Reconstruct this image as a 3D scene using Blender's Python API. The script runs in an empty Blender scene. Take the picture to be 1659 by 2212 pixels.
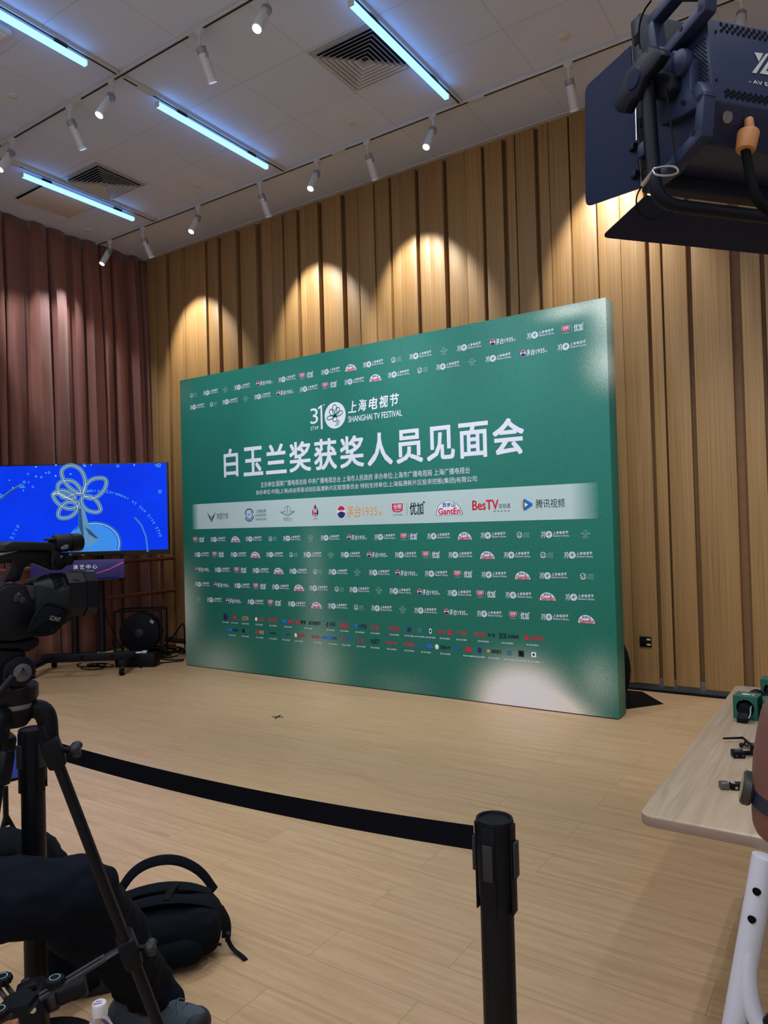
import bpy, bmesh, math, random
from mathutils import Vector, Matrix, Quaternion
random.seed(7)
S = bpy.context.scene
COL = S.collection
# ---------------------------------------------------------------- camera
PX_W, PX_H, FPX, CAM_Z = 1659, 2212, 1565.0, 1.5
_y, _p, _r = (math.radians(a) for a in (-33.7, 0.93, 1.55))
FW = Vector((math.sin(_y)*math.cos(_p), math.cos(_y)*math.cos(_p), math.sin(_p)))
_r0 = Vector((math.cos(_y), -math.sin(_y), 0)); _d0 = FW.cross(_r0)
RT = math.cos(_r)*_r0 + math.sin(_r)*_d0
DN = -math.sin(_r)*_r0 + math.cos(_r)*_d0
EYE = Vector((0, 0, CAM_Z))
cd = bpy.data.cameras.new('camera'); cam = bpy.data.objects.new('camera', cd); COL.objects.link(cam)
cd.sensor_fit = 'HORIZONTAL'; cd.sensor_width = 36; cd.lens = FPX/PX_W*36; cd.clip_start = 0.02; cd.clip_end = 60
mw = Matrix((RT, -DN, -FW)).transposed().to_4x4(); mw.translation = EYE; cam.matrix_world = mw
S.camera = cam

def ray(x, y): return RT*((x-PX_W/2)/FPX) + DN*((y-PX_H/2)/FPX) + FW
def at(x, y, t): return EYE + ray(x, y)*t                       # a point of the room at forward distance t
def on(x, y, ax, v):                                            # a point of the room on the plane axis = v
    q = ray(x, y); return EYE + q*((v-EYE[ax])/q[ax])
def fl(x, y, z=0.0): return on(x, y, 2, z)
# ---------------------------------------------------------------- world, exposure, lights
S.view_settings.view_transform = 'Standard'; S.view_settings.look = 'None'
S.view_settings.exposure = 0.0; S.view_settings.gamma = 1.0; S.view_settings.use_curve_mapping = False
w = bpy.data.worlds.new('world'); S.world = w; w.use_nodes = True
w.node_tree.nodes['Background'].inputs[0].default_value = (0.9, 0.95, 1, 1)
w.node_tree.nodes['Background'].inputs[1].default_value = 0.05
ROOM_POWER, WALL_SPOT, PANEL_SPOT, FLOOR_SPOT, LENS_GLOW = 22.0, 150.0, 215.0, 150.0, 5.0
TUBE_RAD = (0.55, 1.55, 3.3)
CEIL = 5.21; WALLY = 6.52; CURX = -8.0
def area_light(name, loc, sx, sy, power, col=(1, 1, 1)):
    l = bpy.data.lights.new(name, 'AREA'); l.shape = 'RECTANGLE'; l.size = sx; l.size_y = sy; l.energy = power; l.color = col
    o = bpy.data.objects.new(name, l); COL.objects.link(o); o.location = loc; return o
# the ceiling tubes of the hall behind the photographer
for ix in range(4):
    for iy in range(4):
        area_light('ceiling_tube_light', (-4.92+2.04*ix, 1.35-1.9*iy, CEIL-0.12), 0.10, 1.33, ROOM_POWER, (0.82, 0.91, 1.0))
def spot_light(loc, target, power, deg, blend=0.35, col=(0.86, 0.93, 1.0), rad=0.03):
    l = bpy.data.lights.new('track_spot_beam', 'SPOT'); l.energy = power; l.spot_size = math.radians(deg); l.spot_blend = blend
    l.color = col; l.shadow_soft_size = rad
    o = bpy.data.objects.new('track_spot_beam', l); COL.objects.link(o); o.location = loc
    o.rotation_euler = (Vector(target)-Vector(loc)).to_track_quat('-Z', 'Y').to_euler(); return o
# ---------------------------------------------------------------- materials
def lin(h):                                                     # sRGB 0-255 triple to linear
    return tuple(((c/255)/12.92 if c/255 <= 0.04045 else ((c/255+0.055)/1.055)**2.4) for c in h)
def mat(name, rgb, rough=0.5, metal=0.0, var=0.12, scale=30.0, emit=None, es=1.0, spec=0.5, bump=0.0, trans=0.0):
    m = bpy.data.materials.new(name); m.use_nodes = True; nt = m.node_tree; b = nt.nodes['Principled BSDF']
    c = lin(rgb)
    b.inputs['Roughness'].default_value = rough; b.inputs['Metallic'].default_value = metal
    b.inputs['Specular IOR Level'].default_value = spec; b.inputs['Transmission Weight'].default_value = trans
    b.inputs['Base Color'].default_value = (*c, 1)
    if var > 0:
        tc = nt.nodes.new('ShaderNodeTexCoord'); n = nt.nodes.new('ShaderNodeTexNoise'); n.inputs['Scale'].default_value = scale
        n.inputs['Detail'].default_value = 4
        mx = nt.nodes.new('ShaderNodeMix'); mx.data_type = 'RGBA'
        mx.inputs['A'].default_value = (*[v*(1-var) for v in c], 1); mx.inputs['B'].default_value = (*[min(1, v*(1+var)) for v in c], 1)
        nt.links.new(tc.outputs['Object'], n.inputs['Vector']); nt.links.new(n.outputs['Fac'], mx.inputs['Factor'])
        nt.links.new(mx.outputs['Result'], b.inputs['Base Color'])
        if bump > 0:
            bp = nt.nodes.new('ShaderNodeBump'); bp.inputs['Strength'].default_value = bump; bp.inputs['Distance'].default_value = 0.004
            nt.links.new(n.outputs['Fac'], bp.inputs['Height']); nt.links.new(bp.outputs['Normal'], b.inputs['Normal'])
    if emit:
        b.inputs['Emission Color'].default_value = (*emit, 1); b.inputs['Emission Strength'].default_value = es
    return m
class NT:                                                       # small helper to write node graphs
    def __init__(s, name):
        s.m = bpy.data.materials.new(name); s.m.use_nodes = True; s.t = s.m.node_tree; s.b = s.t.nodes['Principled BSDF']
    def n(s, typ, **kw):
        nd = s.t.nodes.new(typ)
        for k, v in kw.items(): setattr(nd, k, v)
        return nd
    def l(s, a, b): s.t.links.new(a, b)
    def math(s, op, a, b=None, c=None, clamp=False):
        nd = s.n('ShaderNodeMath', operation=op, use_clamp=clamp)
        for i, v in enumerate((a, b, c)):
            if v is None: continue
            if hasattr(v, 'is_linked'): s.l(v, nd.inputs[i])
            else: nd.inputs[i].default_value = v
        return nd.outputs[0]
    def mix(s, f, a, b, blend='MIX'):
        nd = s.n('ShaderNodeMix', data_type='RGBA', blend_type=blend)
        for k, v in (('Factor', f), ('A', a), ('B', b)):
            if hasattr(v, 'is_linked'): s.l(v, nd.inputs[k])
            elif k == 'Factor': nd.inputs[k].default_value = v
            else: nd.inputs[k].default_value = (*v, 1)
        return nd.outputs['Result']
    def mapping(s, src, scale=(1, 1, 1), loc=(0, 0, 0)):
        mp = s.n('ShaderNodeMapping'); mp.inputs['Scale'].default_value = scale; mp.inputs['Location'].default_value = loc
        s.l(src, mp.inputs['Vector']); return mp.outputs[0]
    def noise(s, vec, scale, detail=4, dist=0.0, rough=0.5):
        nd = s.n('ShaderNodeTexNoise'); nd.inputs['Scale'].default_value = scale; nd.inputs['Detail'].default_value = detail
        nd.inputs['Distortion'].default_value = dist; nd.inputs['Roughness'].default_value = rough
        s.l(vec, nd.inputs['Vector']); return nd.outputs['Fac']
    def ramp(s, f, stops):
        nd = s.n('ShaderNodeValToRGB'); e = nd.color_ramp.elements
        while len(e) < len(stops): e.new(0.5)
        for i, (p, c) in enumerate(stops): e[i].position = p; e[i].color = (*c, 1)
        s.l(f, nd.inputs[0]); return nd.outputs[0]

def m_wall():
    k = NT('oak_veneer_boards'); tc = k.n('ShaderNodeTexCoord').outputs['Object']; isl = k.n('ShaderNodeNewGeometry').outputs['Random Per Island']
    off = k.n('ShaderNodeCombineXYZ'); k.l(k.math('MULTIPLY', isl, 37.0), off.inputs[0]); k.l(k.math('MULTIPLY', isl, 11.0), off.inputs[2])
    add = k.n('ShaderNodeVectorMath', operation='ADD'); k.l(tc, add.inputs[0]); k.l(off.outputs[0], add.inputs[1])
    v = k.mapping(add.outputs[0], (110, 30, 0.9)); g = k.noise(v, 1.0, 5, 0.3)
    v2 = k.mapping(add.outputs[0], (14, 4, 0.25)); g2 = k.noise(v2, 1.0, 3, 0.8)
    c = k.ramp(g, [(0.25, lin((142, 105, 62))), (0.5, lin((168, 131, 84))), (0.75, lin((184, 148, 100)))])
    c = k.mix(k.math('MULTIPLY', g2, 0.35), c, lin((140, 104, 58)))
    tone = k.math('ADD', k.math('MULTIPLY', isl, 0.22), 0.87)
    rgb = k.n('ShaderNodeCombineColor'); [k.l(tone, rgb.inputs[i]) for i in range(3)]
    c = k.mix(1.0, c, rgb.outputs[0], 'MULTIPLY')
    k.l(c, k.b.inputs['Base Color']); k.b.inputs['Roughness'].default_value = 0.48
    bp = k.n('ShaderNodeBump'); bp.inputs['Strength'].default_value = 0.15; bp.inputs['Distance'].default_value = 0.002
    k.l(g, bp.inputs['Height']); k.l(bp.outputs['Normal'], k.b.inputs['Normal'])
    return k.m
def m_floor():
    k = NT('oak_laminate_planks'); tc = k.n('ShaderNodeTexCoord').outputs['Object']
    br = k.n('ShaderNodeTexBrick'); br.offset = 0.37; br.offset_frequency = 2; k.l(tc, br.inputs['Vector'])
    for nm, v in (('Scale', 1.0), ('Mortar Size', 0.0012), ('Mortar Smooth', 0.2), ('Bias', 0.0), ('Brick Width', 1.22), ('Row Height', 0.195)): br.inputs[nm].default_value = v
    br.inputs['Color1'].default_value = (0, 0, 0, 1); br.inputs['Color2'].default_value = (1, 1, 1, 1); br.inputs['Mortar'].default_value = (0.5, 0.5, 0.5, 1)
    bw = k.n('ShaderNodeRGBToBW'); k.l(br.outputs['Color'], bw.inputs[0])
    off = k.n('ShaderNodeCombineXYZ'); k.l(k.math('MULTIPLY', bw.outputs[0], 23.0), off.inputs[0]); k.l(k.math('MULTIPLY', bw.outputs[0], 5.0), off.inputs[1])
    add = k.n('ShaderNodeVectorMath', operation='ADD'); k.l(tc, add.inputs[0]); k.l(off.outputs[0], add.inputs[1])
    g = k.noise(k.mapping(add.outputs[0], (1.6, 30, 1)), 1.0, 6, 0.9)
    g2 = k.noise(k.mapping(add.outputs[0], (1.1, 9, 1)), 1.0, 2, 1.6)
    ring = k.math('FRACT', k.math('MULTIPLY', g2, 9.0))
    ring = k.math('SMOOTH_MIN', ring, k.math('SUBTRACT', 1.0, ring), 0.1)
    c = k.ramp(g, [(0.25, lin((176, 139, 101))), (0.55, lin((194, 158, 119))), (0.85, lin((204, 171, 134)))])
    c = k.mix(k.math('MULTIPLY', k.math('GREATER_THAN', 0.16, ring), 0.20), c, lin((168, 134, 98)))
    c = k.mix(k.math('MULTIPLY', bw.outputs[0], 0.20), c, lin((186, 154, 116)))
    c = k.mix(k.math('MULTIPLY', br.outputs['Fac'], 0.55), c, lin((90, 66, 44)))
    k.l(c, k.b.inputs['Base Color']); k.b.inputs['Roughness'].default_value = 0.34; k.b.inputs['Specular IOR Level'].default_value = 0.45
    bp = k.n('ShaderNodeBump'); bp.inputs['Strength'].default_value = 0.12; bp.inputs['Distance'].default_value = 0.002
    k.l(g, bp.inputs['Height']); k.l(bp.outputs['Normal'], k.b.inputs['Normal'])
    return k.m
def m_ceiling():
    k = NT('white_ceiling_tiles'); tc = k.n('ShaderNodeTexCoord').outputs['Object']
    sp = k.n('ShaderNodeSeparateXYZ'); k.l(tc, sp.inputs[0])
    def seam(o, off, per):
        f = k.math('FRACT', k.math('DIVIDE', k.math('SUBTRACT', o, off), per))
        d = k.math('MULTIPLY', k.math('MINIMUM', f, k.math('SUBTRACT', 1.0, f)), per)
        return k.math('LESS_THAN', d, 0.0028)
    s = k.math('MAXIMUM', seam(sp.outputs[0], -4.91, 0.684), seam(sp.outputs[1], 3.70, 0.677))
    nz = k.noise(tc, 0.8, 3)
    fx = k.math('FLOOR', k.math('DIVIDE', k.math('ADD', sp.outputs[0], 4.91), 0.684)); fy = k.math('FLOOR', k.math('DIVIDE', k.math('SUBTRACT', sp.outputs[1], 3.70), 0.677))
    cb = k.n('ShaderNodeCombineXYZ'); k.l(fx, cb.inputs[0]); k.l(fy, cb.inputs[1])
    wn = k.n('ShaderNodeTexWhiteNoise'); k.l(cb.outputs[0], wn.inputs['Vector'])
    c = k.mix(nz, lin((200, 213, 242)), lin((210, 222, 250)))
    c = k.mix(k.math('MULTIPLY', wn.outputs['Value'], 0.35), c, lin((192, 204, 232)))
    c = k.mix(k.math('MULTIPLY', s, 0.4), c, lin((110, 106, 104)))
    k.l(c, k.b.inputs['Base Color']); k.b.inputs['Roughness'].default_value = 0.85
    return k.m
def m_curtain():
    k = NT('brown_red_velvet'); tc = k.n('ShaderNodeTexCoord').outputs['Object']
    n = k.noise(k.mapping(tc, (6, 6, 0.8)), 1.0, 5, 0.5); n2 = k.noise(tc, 90, 2)
    c = k.mix(n, lin((106, 62, 52)), lin((146, 94, 80))); c = k.mix(k.math('MULTIPLY', n2, 0.25), c, lin((118, 70, 60)))
    k.l(c, k.b.inputs['Base Color']); k.b.inputs['Roughness'].default_value = 0.7
    k.b.inputs['Sheen Weight'].default_value = 0.25; k.b.inputs['Sheen Roughness'].default_value = 0.4
    return k.m
PX0 = -3.935                                                    # middle of the backdrop
def m_print():
    k = NT('green_printed_fabric'); tc = k.n('ShaderNodeTexCoord').outputs['Object']
    sp = k.n('ShaderNodeSeparateXYZ'); k.l(tc, sp.inputs[0]); X, Z = sp.outputs[0], sp.outputs[2]
    def blob(cx, cz, rx, rz, a, p=2.0):
        dx = k.math('DIVIDE', k.math('SUBTRACT', X, cx-PX0), rx); dz = k.math('DIVIDE', k.math('SUBTRACT', Z, cz), rz)
        r2 = k.math('ADD', k.math('MULTIPLY', dx, dx), k.math('MULTIPLY', dz, dz))
        if p != 2.0: r2 = k.math('POWER', r2, p/2)
        return k.math('MULTIPLY', k.math('POWER', 2.718, k.math('MULTIPLY', r2, -1.0)), a)
    t = None
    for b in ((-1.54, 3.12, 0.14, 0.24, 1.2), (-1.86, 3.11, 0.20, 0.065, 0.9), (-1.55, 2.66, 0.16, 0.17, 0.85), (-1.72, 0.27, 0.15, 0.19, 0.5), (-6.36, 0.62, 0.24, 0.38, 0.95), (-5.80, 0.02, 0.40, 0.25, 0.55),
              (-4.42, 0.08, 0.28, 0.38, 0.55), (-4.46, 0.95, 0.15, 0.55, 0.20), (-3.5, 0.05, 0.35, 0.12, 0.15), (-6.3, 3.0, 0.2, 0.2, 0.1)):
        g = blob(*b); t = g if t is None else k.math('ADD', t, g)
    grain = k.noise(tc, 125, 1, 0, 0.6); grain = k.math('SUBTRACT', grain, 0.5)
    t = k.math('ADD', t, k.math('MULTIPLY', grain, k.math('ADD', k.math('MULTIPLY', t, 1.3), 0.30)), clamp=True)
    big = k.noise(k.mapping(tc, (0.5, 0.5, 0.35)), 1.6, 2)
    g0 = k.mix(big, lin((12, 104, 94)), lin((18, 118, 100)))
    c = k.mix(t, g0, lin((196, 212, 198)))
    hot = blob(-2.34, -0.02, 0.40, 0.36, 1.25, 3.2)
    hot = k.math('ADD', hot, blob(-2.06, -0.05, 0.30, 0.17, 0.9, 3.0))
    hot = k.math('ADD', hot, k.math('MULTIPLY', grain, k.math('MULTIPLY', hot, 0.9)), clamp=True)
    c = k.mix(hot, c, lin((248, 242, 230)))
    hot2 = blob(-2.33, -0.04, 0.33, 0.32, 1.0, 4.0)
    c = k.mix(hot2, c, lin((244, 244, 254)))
    k.l(c, k.b.inputs['Base Color']); k.b.inputs['Roughness'].default_value = 0.55; k.b.inputs['Specular IOR Level'].default_value = 0.35
    return k.m
def m_band():
    k = NT('pale_sponsor_band_print'); tc = k.n('ShaderNodeTexCoord').outputs['Object']; sp = k.n('ShaderNodeSeparateXYZ'); k.l(tc, sp.inputs[0]); X = sp.outputs[0]
    grain = k.math('MULTIPLY', k.math('SUBTRACT', k.noise(tc, 170, 1), 0.5), 0.5)
    a = k.math('DIVIDE', k.math('ADD', X, 2.21), 0.10, clamp=True); b = k.math('DIVIDE', k.math('SUBTRACT', 2.26, X), 0.22, clamp=True)
    f = k.math('MULTIPLY', a, b); f = k.math('ADD', f, k.math('MULTIPLY', grain, k.math('SUBTRACT', 1.0, f)), clamp=True)
    k.l(k.mix(f, lin((20, 118, 100)), lin((184, 206, 206))), k.b.inputs['Base Color']); k.b.inputs['Roughness'].default_value = 0.55
    k.b.inputs['Specular IOR Level'].default_value = 0.35
    return k.m
def m_table():
    k = NT('pale_oak_tabletop'); tc = k.n('ShaderNodeTexCoord').outputs['Object']
    g = k.noise(k.mapping(tc, (45, 2.5, 20)), 1.0, 5, 0.4); g2 = k.noise(k.mapping(tc, (6, 0.42, 6)), 1.0, 2, 0.35)
    ring = k.math('FRACT', k.math('MULTIPLY', g2, 12.0)); ring = k.math('LESS_THAN', ring, 0.14)
    c = k.ramp(g, [(0.3, lin((176, 150, 124))), (0.7, lin((196, 172, 146)))])
    c = k.mix(k.math('MULTIPLY', ring, 0.26), c, lin((150, 122, 98)))
    k.l(c, k.b.inputs['Base Color']); k.b.inputs['Roughness'].default_value = 0.38
    return k.m
# ---------------------------------------------------------------- mesh builder
def frame(o, x, y):                                             # matrix with origin o, local x and y directions
    x = Vector(x).normalized(); z = x.cross(Vector(y)).normalized(); y = z.cross(x)
    m = Matrix((x, y, z)).transposed().to_4x4(); m.translation = Vector(o); return m
_txt = {}
def text_geo(body, bold=0.0, shear=0.0, spacing=1.0):
    key = (body, bold, shear, spacing)
    if key not in _txt:
        c = bpy.data.curves.new('glyphs', 'FONT'); c.body = body; c.resolution_u = 3; c.offset = bold; c.shear = shear; c.space_character = spacing
        c.align_x = 'LEFT'; o = bpy.data.objects.new('glyphs', c); COL.objects.link(o)
        dg = bpy.context.evaluated_depsgraph_get(); me = o.evaluated_get(dg).to_mesh()
        vs = [v.co.copy() for v in me.vertices]; fs = [tuple(p.vertices) for p in me.polygons]
        o.evaluated_get(dg).to_mesh_clear(); bpy.data.objects.remove(o); bpy.data.curves.remove(c)
        _txt[key] = (vs, fs)
    return _txt[key]
class MB:
    def __init__(s): s.bm = bmesh.new(); s.mats = []; s.i = 0
    def use(s, m):
        if m not in s.mats: s.mats.append(m)
        s.i = s.mats.index(m); return s
    def merge(s, bm, M=None):
        if M is not None: bmesh.ops.transform(bm, matrix=M, verts=bm.verts)
        for f in bm.faces: f.material_index = s.i
        me = bpy.data.meshes.new('tmp'); bm.to_mesh(me); bm.free(); s.bm.from_mesh(me); bpy.data.meshes.remove(me); return s
    def box(s, c, size, bev=0.0, M=None, seg=2):
        b = bmesh.new(); bmesh.ops.create_cube(b, size=1.0)
        bmesh.ops.scale(b, vec=size, verts=b.verts)
        if bev > 0: bmesh.ops.bevel(b, geom=b.edges[:], offset=bev, segments=seg, affect='EDGES', profile=0.5)
        bmesh.ops.translate(b, vec=c, verts=b.verts)
        return s.merge(b, M)
    def span(s, lo, hi, bev=0.0, M=None):
        return s.box([(a+b)/2 for a, b in zip(lo, hi)], [abs(b-a) for a, b in zip(lo, hi)], bev, M)
    def cyl(s, p0, p1, r0, r1=None, n=20, bev=0.0):
        p0, p1 = Vector(p0), Vector(p1); d = p1-p0; r1 = r0 if r1 is None else r1
        b = bmesh.new(); bmesh.ops.create_cone(b, cap_ends=True, segments=n, radius1=r0, radius2=r1, depth=d.length)
        if bev > 0:
            es = [e for e in b.edges if abs(e.verts[0].co.z-e.verts[1].co.z) < 1e-6]
            bmesh.ops.bevel(b, geom=es, offset=bev, segments=2, affect='EDGES', profile=0.5)
        M = Matrix.Translation((p0+p1)/2) @ d.to_track_quat('Z', 'Y').to_matrix().to_4x4()
        return s.merge(b, M)
    def ball(s, c, r, n=16, M=None):
        b = bmesh.new(); bmesh.ops.create_uvsphere(b, u_segments=n, v_segments=max(6, n//2), radius=1.0)
        rr = r if hasattr(r, '__len__') else (r, r, r)
        bmesh.ops.scale(b, vec=rr, verts=b.verts); bmesh.ops.translate(b, vec=c, verts=b.verts); return s.merge(b, M)
    def tube(s, pts, r, n=8, closed=False, smooth=0, M=None, flat=None):
        P = [Vector(p) for p in pts]; R = list(r) if hasattr(r, '__len__') else [r]*len(P)
        for _ in range(smooth):                                 # Chaikin
            Q, q = [], []
            L = len(P)
            for i in range(L if closed else L-1):
                a, b2 = P[i], P[(i+1) % L]; Q += [a*0.75+b2*0.25, a*0.25+b2*0.75]; q += [R[i]*0.75+R[(i+1) % L]*0.25, R[i]*0.25+R[(i+1) % L]*0.75]
            if not closed: Q = [P[0]]+Q+[P[-1]]; q = [R[0]]+q+[R[-1]]
            P, R = Q, q
        b = bmesh.new(); rings = []; up = None; L = len(P)
        for i, p in enumerate(P):
            d = (P[(i+1) % L]-P[i-1]) if closed else (P[min(i+1, L-1)]-P[max(i-1, 0)])
            d.normalize()
            if up is None: up = d.orthogonal().normalized() if flat is None else (Vector(flat)-d*Vector(flat).dot(d)).normalized()
            else: up = (up-d*up.dot(d)).normalized()
            sd = d.cross(up); fx, fy = (1.0, 1.0) if flat is None else (1.0, 0.22)
            rings.append([b.verts.new(p+(sd*math.cos(2*math.pi*k/n)*fx+up*math.sin(2*math.pi*k/n)*fy)*R[i]) for k in range(n)])
        for i in range(L if closed else L-1):
            A, B = rings[i], rings[(i+1) % L]
            for k in range(n): b.faces.new((A[k], A[(k+1) % n], B[(k+1) % n], B[k]))
        if not closed: b.faces.new(rings[0][::-1]); b.faces.new(rings[-1])
        bmesh.ops.recalc_face_normals(b, faces=b.faces)
        return s.merge(b, M)
    def lathe(s, prof, M=None, n=28):                           # profile of (radius, z), axis z
        b = bmesh.new(); rings = []
        for r, z in prof:
            rings.append([b.verts.new((r*math.cos(2*math.pi*k/n), r*math.sin(2*math.pi*k/n), z)) for k in range(n)] if r > 1e-5 else [b.verts.new((0, 0, z))])
        for A, B in zip(rings, rings[1:]):
            for k in range(n):
                q = [A[k % len(A)], A[(k+1) % len(A)], B[(k+1) % len(B)], B[k % len(B)]]
                u = []
                for v in q:
                    if v not in u: u.append(v)
                if len(u) > 2: b.faces.new(u)
        for R, rev in ((rings[0], True), (rings[-1], False)):
            if len(R) > 2: b.faces.new(R[::-1] if rev else R)
        bmesh.ops.recalc_face_normals(b, faces=b.faces)
        return s.merge(b, M)
    def prism(s, poly, z0, z1, M=None, bev=0.0):                # 2D outline in local xy from z0 to z1
        b = bmesh.new(); lo = [b.verts.new((x, y, z0)) for x, y in poly]; f = b.faces.new(lo)
        g = bmesh.ops.extrude_face_region(b, geom=[f]); bmesh.ops.translate(b, vec=(0, 0, z1-z0), verts=[v for v in g['geom'] if isinstance(v, bmesh.types.BMVert)])
        bmesh.ops.recalc_face_normals(b, faces=b.faces)
        if bev > 0: bmesh.ops.bevel(b, geom=b.edges[:], offset=bev, segments=2, affect='EDGES', profile=0.5)
        return s.merge(b, M)
    def hull(s, pts, bev=0.0, M=None):
        b = bmesh.new(); vs = [b.verts.new(p) for p in pts]; r = bmesh.ops.convex_hull(b, input=vs)
        bmesh.ops.delete(b, geom=[v for v in b.verts if not v.link_faces], context='VERTS')
        bmesh.ops.dissolve_limit(b, angle_limit=0.02, verts=b.verts, edges=b.edges)
        if bev > 0: bmesh.ops.bevel(b, geom=b.edges[:], offset=bev, segments=2, affect='EDGES', profile=0.5)
        return s.merge(b, M)
    def faces(s, vs, fs, M=None):
        b = bmesh.new(); V = [b.verts.new(v) for v in vs]
        for f in fs:
            try: b.faces.new([V[i] for i in f])
            except ValueError: pass
        return s.merge(b, M)
    def text(s, body, M, h=None, w=None, bold=0.0, shear=0.0, align='L', spacing=1.0, depth=0.0):
        """Lettering fitted to height h and / or width w, lying in local xy of M, its lower left at the origin (align C: centred)."""
        vs, fs = text_geo(body, 0.0, shear, spacing)
        x0, x1 = min(v.x for v in vs), max(v.x for v in vs); y0, y1 = min(v.y for v in vs), max(v.y for v in vs)
        sx = (w/(x1-x0)) if w else h/(y1-y0); sy = (h/(y1-y0)) if h else sx
        ox, oy = (x0, y0) if align == 'L' else ((x0+x1)/2, (y0+y1)/2)
        offs = [(0, 0)] if bold <= 0 else [(0, 0), (1, 0), (-1, 0), (0, 1), (0, -1), (1, 1), (-1, 1), (1, -1), (-1, -1)][:9 if (h or w) > 0.1 else 5]
        for k, (dx, dy) in enumerate(offs):
            s.faces([((v.x-ox)*sx+dx*bold*sx, (v.y-oy)*sy+dy*bold*sx, -k*3e-5) for v in vs], fs, M)
        return s
    def disc(s, c, rx, rz, M, n=24, z=0.0):
        return s.faces([(c[0]+rx*math.cos(2*math.pi*k/n), c[1]+rz*math.sin(2*math.pi*k/n), z) for k in range(n)], [tuple(range(n))], M)
    def ring(s, c, ro, ri, M, n=24, a0=0.0, a1=2*math.pi, z=0.0, sx=1.0):
        vs, fs = [], []
        for k in range(n+1):
            a = a0+(a1-a0)*k/n; vs += [(c[0]+sx*ro*math.cos(a), c[1]+ro*math.sin(a), z), (c[0]+sx*ri*math.cos(a), c[1]+ri*math.sin(a), z)]
        for k in range(n): fs.append((2*k, 2*k+2, 2*k+3, 2*k+1))
        return s.faces(vs, fs, M)
    def stroke(s, pts, wd, M, z=0.0):                           # flat ribbon line in local xy
        vs, fs = [], []; P = [Vector((x, y)) for x, y in pts]
        for i, p in enumerate(P):
            d = (P[min(i+1, len(P)-1)]-P[max(i-1, 0)]); d = d.normalized() if d.length > 0 else Vector((1, 0)); nn = Vector((-d.y, d.x))*wd/2
            vs += [(p.x+nn.x, p.y+nn.y, z), (p.x-nn.x, p.y-nn.y, z)]
        for i in range(len(P)-1): fs.append((2*i, 2*i+1, 2*i+3, 2*i+2))
        return s.faces(vs, fs, M)
    def build(s, name, m=None, parent=None, sharp=35, origin=None):
        if m is not None and not s.mats: s.mats = [m]
        me = bpy.data.meshes.new(name)
        q = parent
        while origin is None and q is not None:
            if q.get('_world') is not None: origin = Vector(q['_world'])
            q = q.parent
        if origin is not None: bmesh.ops.translate(s.bm, vec=-Vector(origin), verts=s.bm.verts)
        s.bm.to_mesh(me); s.bm.free()
        for q in s.mats: me.materials.append(q)
        if sharp is not None:
            for p in me.polygons: p.use_smooth = True
            me.set_sharp_from_angle(angle=math.radians(sharp))
        o = bpy.data.objects.new(name, me); COL.objects.link(o)
        if parent is not None: o.parent = parent
        elif origin is not None: o.location = origin
        return o
# mesh coordinates are given in world space for world=True things (their parts subtract the base), else in the thing's own space
def thing(name, label, cat, loc=(0, 0, 0), rotz=0.0, group=None, world=True):
    o = bpy.data.objects.new(name, None); COL.objects.link(o); o.empty_display_size = 0.1
    o.location = loc; o.rotation_euler = (0, 0, rotz); o['label'] = label; o['category'] = cat
    if group: o['group'] = group
    if world: o['_world'] = list(loc)
    return o
def tag(o, label, cat, group=None):
    o['label'] = label; o['category'] = cat
    if group: o['group'] = group
    return o
def struct(name, mb, m=None, parent=None, sharp=35):
    o = mb.build(name, m, parent, sharp)
    if parent is None: o['kind'] = 'structure'
    return o
def dup(root, loc, rotz, label, group=None):
    r = root.copy(); COL.objects.link(r); r.location = loc; r.rotation_euler = (0, 0, rotz); r['label'] = label
    if group: r['group'] = group
    for ch in list(root.children):
        c = ch.copy(); COL.objects.link(c); c.parent = r
        for g in list(ch.children):
            d = g.copy(); COL.objects.link(d); d.parent = c
    return r
I4 = Matrix.Identity(4)
# ---------------------------------------------------------------- shared materials
M_BLACK = mat('black_plastic', (12, 14, 21), 0.5, spec=0.16); M_BLACKM = mat('black_painted_metal', (11, 13, 20), 0.42, 0.0, spec=0.2)
M_RUBBER = mat('black_rubber', (9, 10, 12), 0.75, spec=0.12); M_DKGREY = mat('dark_grey_plastic', (26, 29, 36), 0.5)
M_STEEL = mat('bright_steel', (190, 192, 196), 0.25, 1.0, 0.05); M_WHITE = mat('white_lacquer', (222, 222, 226), 0.4, 0, 0.03)
M_GREYM = mat('grey_cap_metal', (150, 150, 155), 0.4, 0.3); M_CLOTH = mat('black_cloth', (14, 17, 24), 0.9, 0, 0.25, 60, bump=0.3, spec=0.1)
M_INKW = mat('white_ink', (226, 230, 244), 0.55, 0, 0, spec=0.3); M_INKK = mat('black_ink', (16, 22, 34), 0.55, 0, 0, spec=0.3)
M_INKR = mat('red_ink', (200, 36, 66), 0.55, 0, 0, spec=0.3); M_INKB = mat('navy_ink', (38, 44, 110), 0.55, 0, 0, spec=0.3)
M_INKO = mat('orange_ink', (224, 160, 104), 0.55, 0, 0, spec=0.3); M_INKG = mat('dim_white_ink', (150, 196, 186), 0.55, 0, 0, spec=0.3)
M_INKC = mat('blue_ink', (30, 110, 200), 0.55, 0, 0, spec=0.3); M_INKS = mat('slate_ink', (70, 110, 140), 0.55, 0, 0, spec=0.3)
M_INKT = mat('green_ink', (24, 112, 98), 0.55, 0, 0, spec=0.3)
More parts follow.
